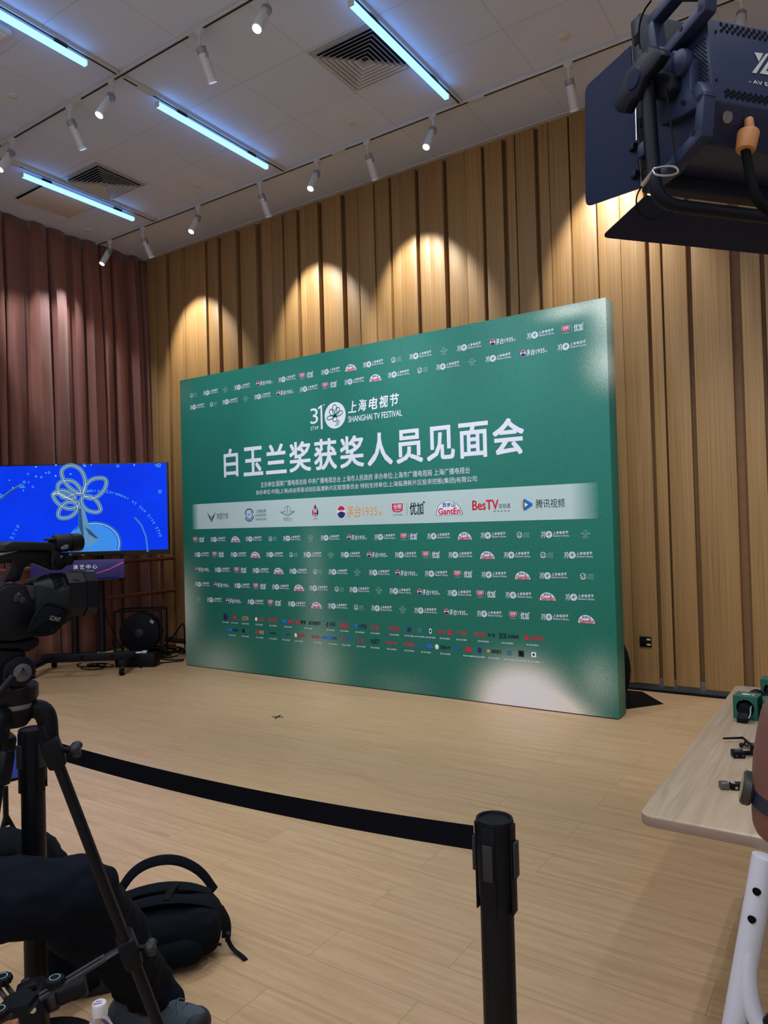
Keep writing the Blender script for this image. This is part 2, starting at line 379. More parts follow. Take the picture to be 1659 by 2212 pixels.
# ---------------------------------------------------------------- the room
X0, X1, Y0 = -8.6, 3.4, -5.6
struct('floor', MB().span((X0, Y0, -0.1), (X1, WALLY+0.3, 0)), m_floor())
struct('ceiling', MB().span((X0, Y0, CEIL), (X1, WALLY+0.3, CEIL+0.12)), m_ceiling())
M_PLAIN = mat('plain_pale_wall_paint', (226, 226, 230), 0.8, 0, 0.05, 2)
struct('wall_left', MB().span((X0-0.1, Y0, 0), (X0+0.1, WALLY+0.3, CEIL)), M_PLAIN)
struct('wall_right', MB().span((X1-0.1, Y0, 0), (X1, WALLY+0.3, CEIL)), M_PLAIN)
struct('wall_front', MB().span((X0, Y0, 0), (X1, Y0+0.1, CEIL)), M_PLAIN)
M_WALL = m_wall()
boards = [(-8.5, -8.16), (-8.13, -7.95), (-7.93, -7.719), (-7.667, -7.424), (-7.418, -7.37), (-7.365, -7.159), (-7.155, -6.968), (-6.93, -6.749), (-6.679, -6.419), (-6.353, -6.092),
          (-5.988, -5.83), (-5.827, -5.659), (-5.627, -5.438), (-5.391, -5.31), (-5.307, -5.118), (-5.058, -4.788), (-4.723, -4.556), (-4.553, -4.35), (-4.326, -4.145), (-4.116, -4.009),
          (-4.005, -3.819), (-3.776, -3.66), (-3.657, -3.49), (-3.44, -3.239), (-3.235, -3.057), (-3.023, -2.838), (-2.784, -2.705), (-2.694, -2.508), (-2.462, -2.367), (-2.363, -2.181),
          (-2.162, -1.94), (-1.93, -1.736), (-1.732, -1.527), (-1.496, -1.407), (-1.387, -1.2), (-1.161, -0.87), (-0.793, -0.652), (-0.62, -0.43), (-0.427, -0.25), (-0.21, 0.02), (0.03, 0.2),
          (0.25, 0.46), (0.48, 0.57), (0.62, 0.84), (0.843, 1.05), (1.10, 1.30), (1.33, 1.42), (1.46, 1.70), (1.75, 1.95), (1.953, 2.2), (2.25, 2.5), (2.55, 2.75), (2.78, 3.0), (3.05, 3.35)]
b = MB()
for i, (a, c) in enumerate(boards):
    dy = (0.0, 0.008, 0.0, 0.004)[i % 4]
    z0 = 0.050+(0.010, 0.0, 0.014, 0.005)[i % 4]
    b.span((a, WALLY-0.055+dy, z0), (c, WALLY+0.02, CEIL+0.02), 0.0025)
wb = struct('wall_back', b, M_WALL)
M_BACKING = mat('brown_stained_backing', (116, 82, 46), 0.6, 0, 0.2, 12)
struct('backing_panel', MB().span((X0, WALLY+0.006, 0), (X1, WALLY+0.12, CEIL)), M_BACKING, wb)
M_PLINTH = mat('dark_brushed_plinth', (92, 94, 100), 0.4, 0.3, 0.3, 8)
struct('baseboard_back', MB().span((X0, WALLY-0.035, 0), (X1, WALLY+0.01, 0.11), 0.002), M_PLINTH)
struct('trim_1', MB().span((X0, WALLY-0.085, 0), (X1, WALLY-0.045, 0.012), 0.002), M_RUBBER)
M_COVE = mat('white_cove_trim', (198, 194, 192), 0.7, 0, 0.03)
struct('trim_2', MB().span((X0, WALLY-0.10, CEIL-0.012), (X1, WALLY+0.1, CEIL+0.01)), M_COVE)
# small double socket plate on a board
ox, oz = -1.628, 0.42; yf = WALLY-0.055
t = thing('wall_socket', 'small black socket plate with two yellow labels low on the wooden wall', 'wall socket', (ox, yf, oz))
MB().box((ox, yf-0.006, oz), (0.098, 0.014, 0.088), 0.003).build('plate', M_BLACK, t)
for dz in (0.022, -0.022):
    MB().box((ox+0.027, yf-0.0145, oz+dz), (0.032, 0.003, 0.014)).build('label_strip', mat('yellow_label', (196, 190, 90), 0.5, 0, 0.1), t)
for dx in (-0.035, 0.034): MB().cyl((ox+dx, yf-0.013, oz), (ox+dx, yf-0.016, oz), 0.003, n=10).build('screw', M_STEEL, t)
# ---------------------------------------------------------------- curtain on the left
def curtain():
    rnd = random.Random(5); P = []; y = 0.4
    pts = []
    while y < 6.62:
        wd = rnd.choice((0.11, 0.15, 0.19, 0.23, 0.16)); dp = rnd.uniform(0.07, 0.15)
        pts += [(y, 0.0), (y+0.012, dp*0.75), (y+0.04, dp), (y+wd*0.55, dp*rnd.uniform(0.75, 1.0)), (y+wd-0.03, dp*rnd.uniform(0.5, 0.9)), (y+wd-0.008, 0.01)]
        y += wd+rnd.choice((0.004, 0.02, 0.10, 0.07, 0.012))
        if rnd.random() < 0.35: pts += [(y-0.004, 0.004)]
    xs, fs = [], []; rows = 26; n = len(pts)
    dr = [rnd.uniform(-0.10, 0.05) for _ in range(n)]
    for j in range(rows+1):
        f = j/rows; z = CEIL-0.015-f*(CEIL-0.03)
        for i, (yy, d) in enumerate(pts):
            amp = 0.55+0.45*min(1, f*5)
            sway = 0.012*math.sin(f*5+i*0.7)*f
            xs.append((CURX-0.20+0.17*f*0.6+d*amp+0.006*math.sin(i*1.7+f*9), min(6.60, yy+sway+0.03*f*math.sin(i*0.37)), z))
    for j in range(rows):
        for i in range(n-1): fs.append((j*n+i, j*n+i+1, (j+1)*n+i+1, (j+1)*n+i))
    c = MB().faces(xs, fs).build('stage_curtain', m_curtain(), None, 50)
    md = c.modifiers.new('cloth', 'SOLIDIFY'); md.thickness = 0.003; md.offset = 0
    tag(c, 'floor-length brown-red pleated curtain covering the whole left side wall', 'curtain')
    return c
curtain()
# curtain rail
# ---------------------------------------------------------------- ballet barre in front of the curtain
M_BARRE = mat('red_brown_barre_wood', (112, 58, 48), 0.45, 0, 0.15, 12)
t = thing('ballet_barre', 'red-brown two-rail barre standing along the curtain behind the television', 'barre', (-7.62, 5.2, 0))
for z in (1.125, 0.705): MB().cyl((-7.60, 3.2, z-0.02), (-7.60, 6.40, z), 0.024, n=14, bev=0.006).build('rail', M_BARRE, t)
for y in (3.5, 6.22):
    MB().cyl((-7.63, y, 0.02), (-7.63, y, 1.17), 0.02, n=12).build('post', M_BARRE, t)
    MB().box((-7.60, y, 0.02), (0.36, 0.06, 0.04), 0.008).build('foot', M_BARRE, t)
# ---------------------------------------------------------------- ceiling tracks, tubes, spots
M_RAIL = mat('white_track_aluminium', (205, 204, 206), 0.45, 0.1, 0.03); M_SLOT = mat('dark_track_slot', (26, 30, 40), 0.6)
def track(name, label, p0, p1, gaps=()):
    p0, p1 = Vector(p0), Vector(p1); d = (p1-p0).normalized(); ax = 0 if abs(d.x) > 0.5 else 1
    t = thing('lighting_track', label, 'lighting track', tuple((p0+p1)/2))
    sz = [0.036]*3; sz[ax] = (p1-p0).length; sz[2] = 0.034
    MB().box((p0+p1)/2, sz, 0.003).build('rail', M_RAIL, t)
    sz2 = [0.016]*3; sz2[ax] = (p1-p0).length-0.02; sz2[2] = 0.006
    c = (p0+p1)/2; MB().box((c.x, c.y, c.z-0.0165), sz2).build('slot', M_SLOT, t)
    for g in gaps:
        q = p0+d*g; s3 = [0.04]*3; s3[ax] = 0.16; s3[2] = 0.010
        MB().box((q.x, q.y, q.z-0.0175), s3, 0.002).build('joint_cover', M_RAIL, t)
    return t
TZ = CEIL-0.017
track('t', 'long white lighting track nearest the wooden wall, carrying nine spotlights', (-8.12, 5.70, TZ), (2.0, 5.70, TZ), (3.9, 5.4, 6.9, 8.0))
track('t', 'long white lighting track across the middle of the ceiling with five spotlights in view', (-8.12, 3.695, TZ), (2.0, 3.695, TZ), (1.5, 2.6, 4.1))
for x, lab in ((-6.955, 'short cross track above the tube light nearest the curtain'), (-4.915, 'short cross track above the tube light in the middle of the ceiling'),
               (-2.868, 'short cross track above the tube light beside the large near vent'), (-0.83, 'short cross track end glimpsed above the studio light')):
    track('t', 'white '+lab, (x, 3.72, TZ), (x, 5.675, TZ), (0.22,))
track('t', 'white cross track above the tube light cut by the left picture edge', (-4.915, 1.70, TZ), (-4.915, 3.67, TZ))
M_TUBE = mat('lit_tube_diffuser', (70, 74, 80), 0.6, 0, 0, emit=TUBE_RAD, es=1.0)
def tube_light(x, y0, y1, label):
    z = CEIL-0.092
    t = thing('tube_light', label, 'tube light', (x, (y0+y1)/2, z), group='lit tubes under the ceiling')
    MB().box((x, (y0+y1)/2, z), (0.040, y1-y0-0.012, 0.040), 0.004).build('diffuser', M_TUBE, t)
    for y in (y0, y1): MB().box((x, y, z), (0.048, 0.012, 0.046), 0.003).build('end_cap', M_WHITE, t)
    for f in (0.2, 0.84):
        y = y0+(y1-y0)*f
        MB().box((x, y, z+0.037), (0.026, 0.10, 0.034), 0.003).build('track_adapter', M_SLOT, t)
    return t
tube_light(-6.99, 4.06, 5.40, 'lit blue-white tube light nearest the curtain, below the small far vent')
tube_light(-4.915, 4.06, 5.42, 'lit blue-white tube light in the middle of the ceiling')
tube_light(-2.868, 4.06, 5.44, 'lit blue-white tube light running past the large near vent')
tube_light(-4.915, 2.05, 3.39, 'lit blue-white tube light cut off by the upper left picture edge')
M_LENS = mat('lit_spot_lens', (230, 240, 255), 0.2, 0, 0, emit=(0.62, 0.85, 1.0), es=LENS_GLOW)
M_LENSD = mat('dim_spot_lens', (200, 215, 240), 0.15, 0, 0, emit=(0.45, 0.65, 0.9), es=0.6)
M_SPOT = mat('white_spot_body', (206, 206, 210), 0.4, 0, 0.03)
def spot_proto(sgn):
    """A track spotlight whose body tilts towards +y (sgn 1) or -y (sgn -1); the base is where it meets the track."""
    t = thing('track_spotlight', 'x', 'spotlight', (0, 0, 0), world=False)
    MB().box((0, 0, -0.012), (0.075, 0.034, 0.026), 0.004).box((0, 0, -0.034), (0.040, 0.034, 0.022), 0.005).build('track_adapter', M_SPOT, t)
    th = math.radians(29)*sgn; ax = Vector((0, math.sin(th), -math.cos(th)))
    top = Vector((0, 0.010*sgn, -0.135)); e = top+ax*0.215
    MB().tube([(0, 0, -0.04), (0, 0, -0.075), (0.0, -0.006*sgn, -0.10), top+ax*0.03], (0.013, 0.010, 0.009, 0.010), 10, smooth=1).build('stem', M_SPOT, t)
    body = MB().cyl(top, e, 0.036, n=28, bev=0.003).build('body', M_SPOT, t)
    MB().cyl(top-ax*0.012, top+ax*0.035, 0.0375, n=28, bev=0.004).build('heat_sink', M_GREYM, t)
    MB().cyl(e-ax*0.004, e+ax*0.012, 0.037, n=28, bev=0.003).build('lens_ring', M_WHITE, t)
    MB().cyl(e+ax*0.0115, e+ax*0.0128, 0.031, n=24).build('lens', M_LENS if sgn < 0 else M_LENSD, t)
    MB().box(top+ax*0.05+Vector((0.037, 0, 0)), (0.004, 0.028, 0.04), 0.001).build('rating_plate', M_STEEL, t)
    return t
sp_in, sp_out = spot_proto(-1), spot_proto(1)
G1, G2 = 'spotlights on the far track', 'spotlights on the middle track'
used = {}
SPOTS = [(sp_in, -7.853, 5.70, G1, 'white track spotlight in the curtain corner, first on the far track, lens down'),
         (sp_out, -7.211, 5.70, G1, 'white track spotlight second from the curtain corner, aimed at the wooden wall'),
         (sp_in, -6.231, 5.70, G1, 'white track spotlight third from the curtain corner, lit lens facing the room'),
         (sp_out, -5.274, 5.70, G1, 'white track spotlight right of the middle tube light end, aimed at the wooden wall'),
         (sp_in, -4.496, 5.70, G1, 'white track spotlight with glowing lens, left of the one by the large vent tube end'),
         (sp_out, -3.879, 5.70, G1, 'pale track spotlight between the two glowing ones on the far track, aimed at the wall'),
         (sp_in, -3.153, 5.70, G1, 'white track spotlight with starry glowing lens below the large vent tube end'),
         (sp_out, -1.895, 5.70, G1, 'white track spotlight just left of the studio light, aimed at the wooden wall'),
         (sp_in, -0.632, 5.70, G1, 'track spotlight glaring above the studio light at the upper right'),
         (sp_in, -6.512, 3.695, G2, 'white track spotlight at the left picture edge of the middle track, lit lens'),
         (sp_out, -5.608, 3.695, G2, 'white track spotlight second from the left on the middle track, pointing at the backdrop'),
         (sp_in, -5.02, 3.695, G2, 'white track spotlight with lit lens beside the crossing of the tracks'),
         (sp_out, -3.983, 3.695, G2, 'white track spotlight right of the track crossing, pointing at the backdrop'),
         (sp_in, -3.314, 3.695, G2, 'white track spotlight with lit lens at the top picture edge')]
th = math.radians(29)
for pr, x, y, g, lab in SPOTS:
    loc = (x, y, CEIL-0.034); rz = random.uniform(-0.12, 0.12) if pr is sp_in else random.uniform(-0.06, 0.06)
    if pr not in used: used[pr] = 1; pr.location = loc; pr.rotation_euler = (0, 0, rz); pr['label'] = lab; pr['group'] = g
    else: dup(pr, loc, rz, lab, g)
    s = 1 if pr is sp_out else -1
    tip = Vector((x, y+s*(0.01+0.235*math.sin(th)), loc[2]-0.135-0.235*math.cos(th)))
    aim = tip+Vector((-math.sin(rz)*s*math.sin(th), s*math.sin(th), -math.cos(th)))
    if s > 0 and g == G1: spot_light(tip, aim+Vector((0.10, 0, 0.02)), WALL_SPOT, 68, 0.55, (1.0, 0.95, 0.84))
    elif s > 0: spot_light(tip, aim, PANEL_SPOT, 62, 0.9)
    else: spot_light(tip, aim, FLOOR_SPOT, 60, 0.8)
spot_light((-7.25, 3.80, CEIL-0.40), (-8.0, 5.15, 3.55), WALL_SPOT*0.9, 46, 0.6)    # middle track, beyond the left picture edge
for x in (-2.4, -1.0, 0.3): spot_light((x, 3.9, CEIL-0.4), (x-0.6, 5.4, 1.7), PANEL_SPOT, 62, 0.9)    # further along the middle track
# ---------------------------------------------------------------- air vents, cover caps, hatch
M_VENT = mat('shade_greyed_vent_metal', (168, 170, 178), 0.45, 0.1, 0.03); M_VOID = mat('painted_void_shade', (30, 34, 44), 0.8)  # grey of the white vent carries the shade between louvre lips
def vent(cx, cy, hx, hy, label):
    t = thing('air_vent', label, 'air vent', (cx, cy, CEIL), group='square ceiling air vents')
    def sq(f, z): return [(cx-hx*f, cy-hy*f, z), (cx+hx*f, cy-hy*f, z), (cx+hx*f, cy+hy*f, z), (cx-hx*f, cy+hy*f, z)]
    def band(f0, z0, f1, z1, th):
        vs = sq(f0, z0)+sq(f1, z1)+sq(f1, z1+th)+sq(f0, z0+th)
        fs = []
        for r in range(4):
            for k in range(4): a, b2 = r*4, ((r+1) % 4)*4; fs.append((a+k, a+(k+1) % 4, b2+(k+1) % 4, b2+k))
        return vs, fs
    MB().faces(*band(1.0, CEIL-0.006, 0.86, CEIL-0.014, 0.006)).build('frame', M_VENT, t)
    MB().faces(sq(0.87, CEIL-0.002), [(0, 1, 2, 3)]).build('duct_shade_sheet', M_VOID, t)  # flat dark sheet painted for the unlit depth behind the blades
    for i in range(7):
        f = 0.85-i*0.112
        m = MB().use(M_VENT).faces(*band(f, CEIL-0.036, f-0.095, CEIL-0.006, 0.002)).use(M_WHITE).faces(*band(f+0.014, CEIL-0.040, f, CEIL-0.037, 0.003))  # white lips on greyed blades paint the lit louvre edges
        m.build('louvre', None, t)
    return t
vent(-6.62, 4.75, 0.305, 0.305, 'square white ceiling air vent, the far one beside the curtain-side tube light')
vent(-3.215, 4.72, 0.32, 0.32, 'square white ceiling air vent, the large near one beside the third tube light')
M_CAP = mat('white_cover_cap', (206, 203, 202), 0.7, 0, 0.02)
for x, y, lab in ((-5.912, 3.365, 'near the left picture edge, above the middle track'), (-5.911, 5.391, 'left of the middle tube light, near the far track'), (-3.852, 5.40, 'between the large vent and the far track'),
                  (-1.822, 5.408, 'left of the studio light'), (-7.863, 5.398, 'above the curtain corner')):
    c = MB().lathe([(0, -0.012), (0.036, -0.012), (0.042, -0.008), (0.043, 0)], Matrix.Identity(4)).build('sprinkler_cap', M_CAP)
    c.location = (x, y, CEIL); tag(c, 'small round white ceiling cap '+lab, 'ceiling cap', 'round white ceiling caps')
t = thing('ceiling_speaker', 'white rounded ceiling fitting cut by the upper left picture edge', 'ceiling fitting', (-5.22, 2.80, CEIL))
MB().box((-5.22, 2.80, CEIL-0.03), (0.24, 0.24, 0.06), 0.025).build('housing', M_CAP, t)
MB().box((-5.22, 2.80, CEIL-0.062), (0.17, 0.17, 0.006), 0.002).build('grille', M_WHITE, t)
hm = Matrix.Translation((-7.43, 4.73, CEIL-0.012)) @ Matrix.Rotation(math.radians(1.6), 4, 'X') @ Matrix.Rotation(math.radians(-1.2), 4, 'Y')
t = thing('access_hatch', 'square ceiling access hatch sagging open near the curtain', 'access hatch', (-7.43, 4.73, CEIL))
MB().box((0, 0, -0.002), (0.56, 0.64, 0.010), 0.002, hm).build('lid', M_CAP, t)
MB().span((-7.72, 4.40, CEIL-0.003), (-7.14, 5.06, CEIL-0.001)).build('opening', M_VOID, t)  # dark sheet on the ceiling paints the shade in the hatch gap
# ---------------------------------------------------------------- printed backdrop
BX0, BX1, BY, BH, BT = -6.30, -1.578, 5.433, 3.15, 0.19
bd = thing('press_backdrop', 'large green press backdrop printed with sponsor logos standing on the floor', 'backdrop', (PX0, BY+BT/2, 0))
M_PRINT = m_print()
body = MB().span((BX0, BY, 0.004), (BX1, BY+BT, BH), 0.004).build('printed_board', M_PRINT, bd)
MB().span((BX0+0.02, BY-0.001, 0.0), (BX1-0.01, BY+BT-0.02, 0.006)).build('base_edge', M_BLACK, bd)
MB().span((-6.155, BY-0.0015, 1.496), (-1.675, BY+0.002, 1.768)).build('sponsor_band', m_band(), bd)
def PL(x, z, lift=0.002): return Matrix.Translation((x, BY-lift, z)) @ Matrix.Rotation(math.pi/2, 4, 'X')
def flower(q, c, s, M, ink, z=0.0):                             # petals of the magnolia emblem, drawn as closed strokes
    q.use(ink)
    def petal(a, l, wd, ox=0, oy=0):
        pts = []
        for k in range(15):
            u = k/14*2*math.pi; r = math.sin(u/2)
            px, py = l*(1-math.cos(u))/2, wd*math.sin(u)*(0.6+0.4*r)
            pts.append((c[0]+s*(ox+px*math.cos(a)-py*math.sin(a)), c[1]+s*(oy+px*math.sin(a)+py*math.cos(a))))
        q.stroke(pts, s*0.075, M, z)
    for a, l, wd in ((92, 1.0, 0.27), (132, 0.80, 0.27), (60, 0.82, 0.25), (22, 0.88, 0.20), (188, 0.92, 0.18), (265, 0.46, 0.26)): petal(math.radians(a), l, wd, 0.0, -0.12)
    q.stroke([(c[0]+s*0.30, c[1]-s*0.48), (c[0]+s*0.22, c[1]-s*0.68), (c[0]+s*0.02, c[1]-s*0.98)], s*0.07, M, z)
    q.stroke([(c[0]+s*0.42, c[1]-s*0.50), (c[0]+s*0.38, c[1]-s*0.72), (c[0]+s*0.24, c[1]-s*0.96)], s*0.07, M, z)
def stvf(q, x, z, h, big=False):                                # centred; overall width is about 4.15 h
    M = PL(x, z); w0 = -2.05*h; q.use(M_INKW)
    q.text('3', M @ Matrix.Translation((w0, -0.22*h, 0)), 0.60*h, 0.38*h)
    q.stroke([(w0+0.40*h, 0.34*h), (w0+0.55*h, 0.43*h)], 0.075*h, M); q.stroke([(w0+0.55*h, 0.46*h), (w0+0.55*h, -0.46*h)], 0.085*h, M, 0.0004)
    q.text('STVF', M @ Matrix.Translation((w0, -0.46*h, 0)), 0.14*h, 0.40*h)
    if big: q.text('st', M @ Matrix.Translation((w0+0.64*h, 0.42*h, 0)), 0.08*h, 0.09*h)
    q.disc((w0+1.20*h, 0), 0.5*h, 0.5*h, M, 36)
    flower(q, (w0+1.20*h, 0.02*h), 0.44*h, M @ Matrix.Translation((0, 0, 0.001)), M_INKT)
    q.use(M_INKW); xx = w0+1.82*h
    for k, ch in enumerate('上海电视节'): q.text(ch, M @ Matrix.Translation((xx+k*0.47*h, 0.02*h+k*0.012*h, 0)), 0.42*h, 0.37*h, bold=0.022, shear=0.18)
    q.text('SHANGHAI TV FESTIVAL', M @ Matrix.Translation((xx, -0.33*h, 0)), 0.22*h, 2.36*h, bold=0.014)
def lingang(q, x, z, h, ink=None, ink2=None):
    M = PL(x, z); q.use(ink or M_INKW); c = (-0.62*h, 0)
    for a in (20, 200): q.ring(c, 0.5*h, 0.42*h, M, 16, math.radians(a), math.radians(a+150))
    q.use(ink2 or ink or M_INKW); q.ring(c, 0.36*h, 0.28*h, M, 20, math.radians(150), math.radians(420)); q.stroke([(c[0]-0.12*h, -0.05*h), (c[0]+0.1*h, 0.12*h)], 0.07*h, M)
    q.use(ink or (M_INKW if h > 0.09 else M_INKG)); q.text('上海临港', M @ Matrix.Translation((0.02*h, 0.14*h, 0)), 0.26*h, 1.08*h)
    q.text('LINGANG', M @ Matrix.Translation((0.02*h, -0.14*h, 0)), 0.20*h, 1.08*h); q.text('SHANGHAI', M @ Matrix.Translation((0.02*h, -0.44*h, 0)), 0.19*h, 1.08*h)
def centre(q, x, z, h, ink=None):
    M = PL(x, z); q.use(ink or M_INKG); s = h
    for k in (0, 1): q.stroke([(-0.62*s, 0.12*s-k*0.03*s), (-0.1*s, -0.08*s-k*0.09*s), (0.0, -0.12*s-k*0.09*s), (0.1*s, -0.08*s-k*0.09*s), (0.62*s, 0.12*s-k*0.03*s)], 0.035*s, M)
    q.stroke([(-0.24*s, 0.05*s), (-0.24*s, 0.42*s), (0, 0.5*s), (0.24*s, 0.42*s), (0.24*s, 0.05*s)], 0.035*s, M); q.stroke([(0, 0.5*s), (0, 0.0)], 0.05*s, M)
    q.stroke([(-0.62*s, 0.12*s), (-0.2*s, 0.14*s)], 0.03*s, M); q.stroke([(0.62*s, 0.12*s), (0.2*s, 0.14*s)], 0.03*s, M)
    q.text('临港中心', M @ Matrix.Translation((-0.40*s, -0.46*s, 0)), 0.18*s, 0.8*s, shear=0.2); q.stroke([(-0.36*s, -0.52*s), (0.36*s, -0.52*s)], 0.02*s, M)
def moutai(q, x, z, h, ink=None):
    M = PL(x, z); c = (-1.62*h, 0); q.use(M_INKW).disc(c, 0.42*h, 0.5*h, M)
    M2 = M @ Matrix.Translation((0, 0, 0.001))
    def half(a0, a1, top):
        pts = [(c[0]+0.38*h*math.cos(math.radians(a)), 0.46*h*math.sin(math.radians(a))) for a in range(a0, a1+1, 12)]
        return pts
    q.use(M_INKR); p = half(24, 156, 1)+[(c[0]-0.14*h, 0.10*h), (c[0], 0.17*h), (c[0]+0.14*h, 0.10*h)]
    q.faces([(a, b2, 0) for a, b2 in p], [tuple(range(len(p)))], M2)
    q.use(M_INKB); p = half(192, 348, 0)+[(c[0]+0.16*h, 0.0), (c[0], 0.05*h), (c[0]-0.16*h, 0.0)]
    q.faces([(a, b2, 0) for a, b2 in p], [tuple(range(len(p)))], M2)
    q.use(ink or M_INKW)
    for k, ch in enumerate('茅台'): q.text(ch, M @ Matrix.Translation((-1.08*h+k*0.68*h, -0.44*h, 0)), 0.86*h, 0.58*h, bold=0.012, shear=0.15)
    q.text('1935', M @ Matrix.Translation((0.34*h, -0.34*h, 0)), 0.62*h, 1.30*h, bold=0.008); q.text('酱香', M @ Matrix.Translation((1.78*h, -0.34*h, 0)), 0.3*h, 0.24*h)
def guangming(q, x, z, h, ink=None):
    M = PL(x, z); q.use(M_INKW); ink = ink or M_INKW
    def shield(s, dz): 
        p = [(-0.5, 0.42), (0.5, 0.42), (0.5, -0.02), (0.42, -0.18), (0.2, -0.25), (0, -0.27), (-0.2, -0.25), (-0.42, -0.18), (-0.5, -0.02)]
        q.faces([(-1.12*h+a*h*s, b2*h*s+0.04*h, dz) for a, b2 in p], [tuple(range(9))], M)
    shield(1.06, 0.0); q.use(M_INKR); shield(0.98, 0.001); q.use(M_INKW); q.text('光明', M @ Matrix.Translation((-1.48*h, 0.02*h, 0.002)), 0.36*h, 0.72*h, bold=0.02)
    q.stroke([(-1.4*h, -0.06*h), (-1.12*h, -0.12*h), (-0.84*h, -0.06*h)], 0.05*h, M, 0.002)
    q.use(ink); q.text('乐在新鲜', M @ Matrix.Translation((-1.56*h, -0.48*h, 0)), 0.11*h, 0.88*h, spacing=1.3); q.text('R', M @ Matrix.Translation((-0.52*h, 0.36*h, 0)), 0.07*h, 0.05*h)
    q.stroke([(-0.28*h, -0.46*h), (-0.28*h, 0.44*h)], 0.02*h, M)
    q.text('优加', M @ Matrix.Translation((-0.02*h, -0.46*h, 0)), 0.92*h, 1.15*h, bold=0.02); q.stroke([(1.1*h, 0.44*h), (1.3*h, 0.44*h)], 0.06*h, M); q.stroke([(1.2*h, 0.34*h), (1.2*h, 0.54*h)], 0.06*h, M)
def ganten(q, x, z, h, rim=None):
    M = PL(x, z)
    def dome(s, dz):
        p = [(-1.0*s, -0.5*s), (-0.97*s, -0.2*s), (-0.82*s, 0.14*s), (-0.58*s, 0.36*s), (-0.28*s, 0.47*s), (0.0, 0.48*s), (0.28*s, 0.42*s), (0.56*s, 0.28*s), (0.80*s, 0.04*s), (0.96*s, -0.25*s), (1.02*s, -0.5*s)]
        q.faces([(a*h*1.02, b2*h+0.0, dz) for a, b2 in p], [tuple(range(len(p)))], M)
    if rim: q.use(rim); dome(1.03, 0.0); q.use(M_INKW); dome(0.985, 0.001)
    else: q.use(M_INKW); dome(1.0, 0.0)
    q.use(M_INKB); q.text('百岁山', M @ Matrix.Translation((-0.52*h, 0.06*h, 0.002)), 0.30*h, 1.02*h, bold=0.02)
    q.use(M_INKR); q.text('GantEn', M @ Matrix.Translation((-0.86*h, -0.44*h, 0.002)), 0.42*h, 1.74*h, bold=0.03)
DRAW = {'S': lambda q, x, z: stvf(q, x, z, 0.0545), 'L': lambda q, x, z: lingang(q, x, z, 0.048), 'C': lambda q, x, z: centre(q, x, z, 0.060), 'M': lambda q, x, z: moutai(q, x, z, 0.0555),
        'G': lambda q, x, z: guangming(q, x, z, 0.060), 'B': lambda q, x, z: ganten(q, x, z, 0.063)}
ROWS = [
 (2.960, 'LSCSMSGSBSLSCSMSG', (-6.083, -5.815, -5.592, -5.348, -5.037, -4.734, -4.473, -4.189, -3.950, -3.699, -3.448, -3.198, -2.963, -2.725, -2.419, -2.099, -1.826)),
 (2.829, 'SLSCSMSGSBSLSCSMS', (-6.029, -5.777, -5.528, -5.300, -5.067, -4.762, -4.460, -4.193, -3.916, -3.677, -3.428, -3.179, -2.932, -2.699, -2.464, -2.157, -1.849)),
 (1.381, 'GSBSLSCSMSGSBSLSC', (-6.040, -5.755, -5.494, -5.237, -4.976, -4.725, -4.484, -4.246, -3.932, -3.623, -3.354, -3.069, -2.815, -2.556, -2.294, -2.032, -1.787)),
 (1.220, 'SGSBSLSCSMSGSBSLS', (-6.010, -5.746, -5.459, -5.216, -4.956, -4.707, -4.466, -4.240, -4.011, -3.709, -3.407, -3.134, -2.864, -2.612, -2.354, -2.101, -1.850)),
 (1.058, 'MSGSBSLSCSMSGSBSL', (-6.001, -5.703, -5.424, -5.151, -4.906, -4.652, -4.408, -4.163, -3.937, -3.694, -3.403, -3.102, -2.830, -2.559, -2.308, -2.054, -1.787)),
 (0.897, 'SMSGSBSLSCSMSGSBS', (-6.013, -5.715, -5.417, -5.156, -4.887, -4.646, -4.402, -4.152, -3.921, -3.699, -3.476, -3.181, -2.883, -2.622, -2.349, -2.104, -1.849)),
 (0.735, 'CSMSGSBSLSCSMSGSB', (-6.077, -5.833, -5.543, -5.232, -4.960, -4.681, -4.430, -4.179, -3.932, -3.679, -3.452, -3.219, -2.920, -2.611, -2.334, -2.053, -1.801))]
for z, seq, xs in ROWS:
    q = MB()
    for ch, x in zip(seq, xs): DRAW[ch](q, x, z)
    q.build('logo_row', None, bd, None)
q = MB(); stvf(q, -3.935, 2.535, 0.250, True); q.build('festival_emblem', None, bd, None)
q = MB().use(M_INKW)
for k, ch in enumerate('白玉兰奖获奖人员见面会'): q.text(ch, PL(-5.662+k*0.3135, 2.035), 0.285, 0.262 if ch not in '白' else 0.20, bold=0.021) if ch != '白' else q.text(ch, PL(-5.635, 2.040), 0.285, 0.20, bold=0.021)
q.build('title_lettering', None, bd, None)
q = MB().use(M_INKW)
q.text('主办单位:国家广播电视总局 中央广播电视总台 上海市人民政府 承办单位:上海市广播电视局 上海广播电视台', PL(-5.12, 1.902), 0.056, 2.37)
q.text('协办单位:中国(上海)自由贸易试验区临港新片区管理委员会 特别支持单位:上海临港新片区投资控股(集团)有限公司', PL(-5.187, 1.822), 0.056, 2.50)
q.build('organiser_lettering', None, bd, None)
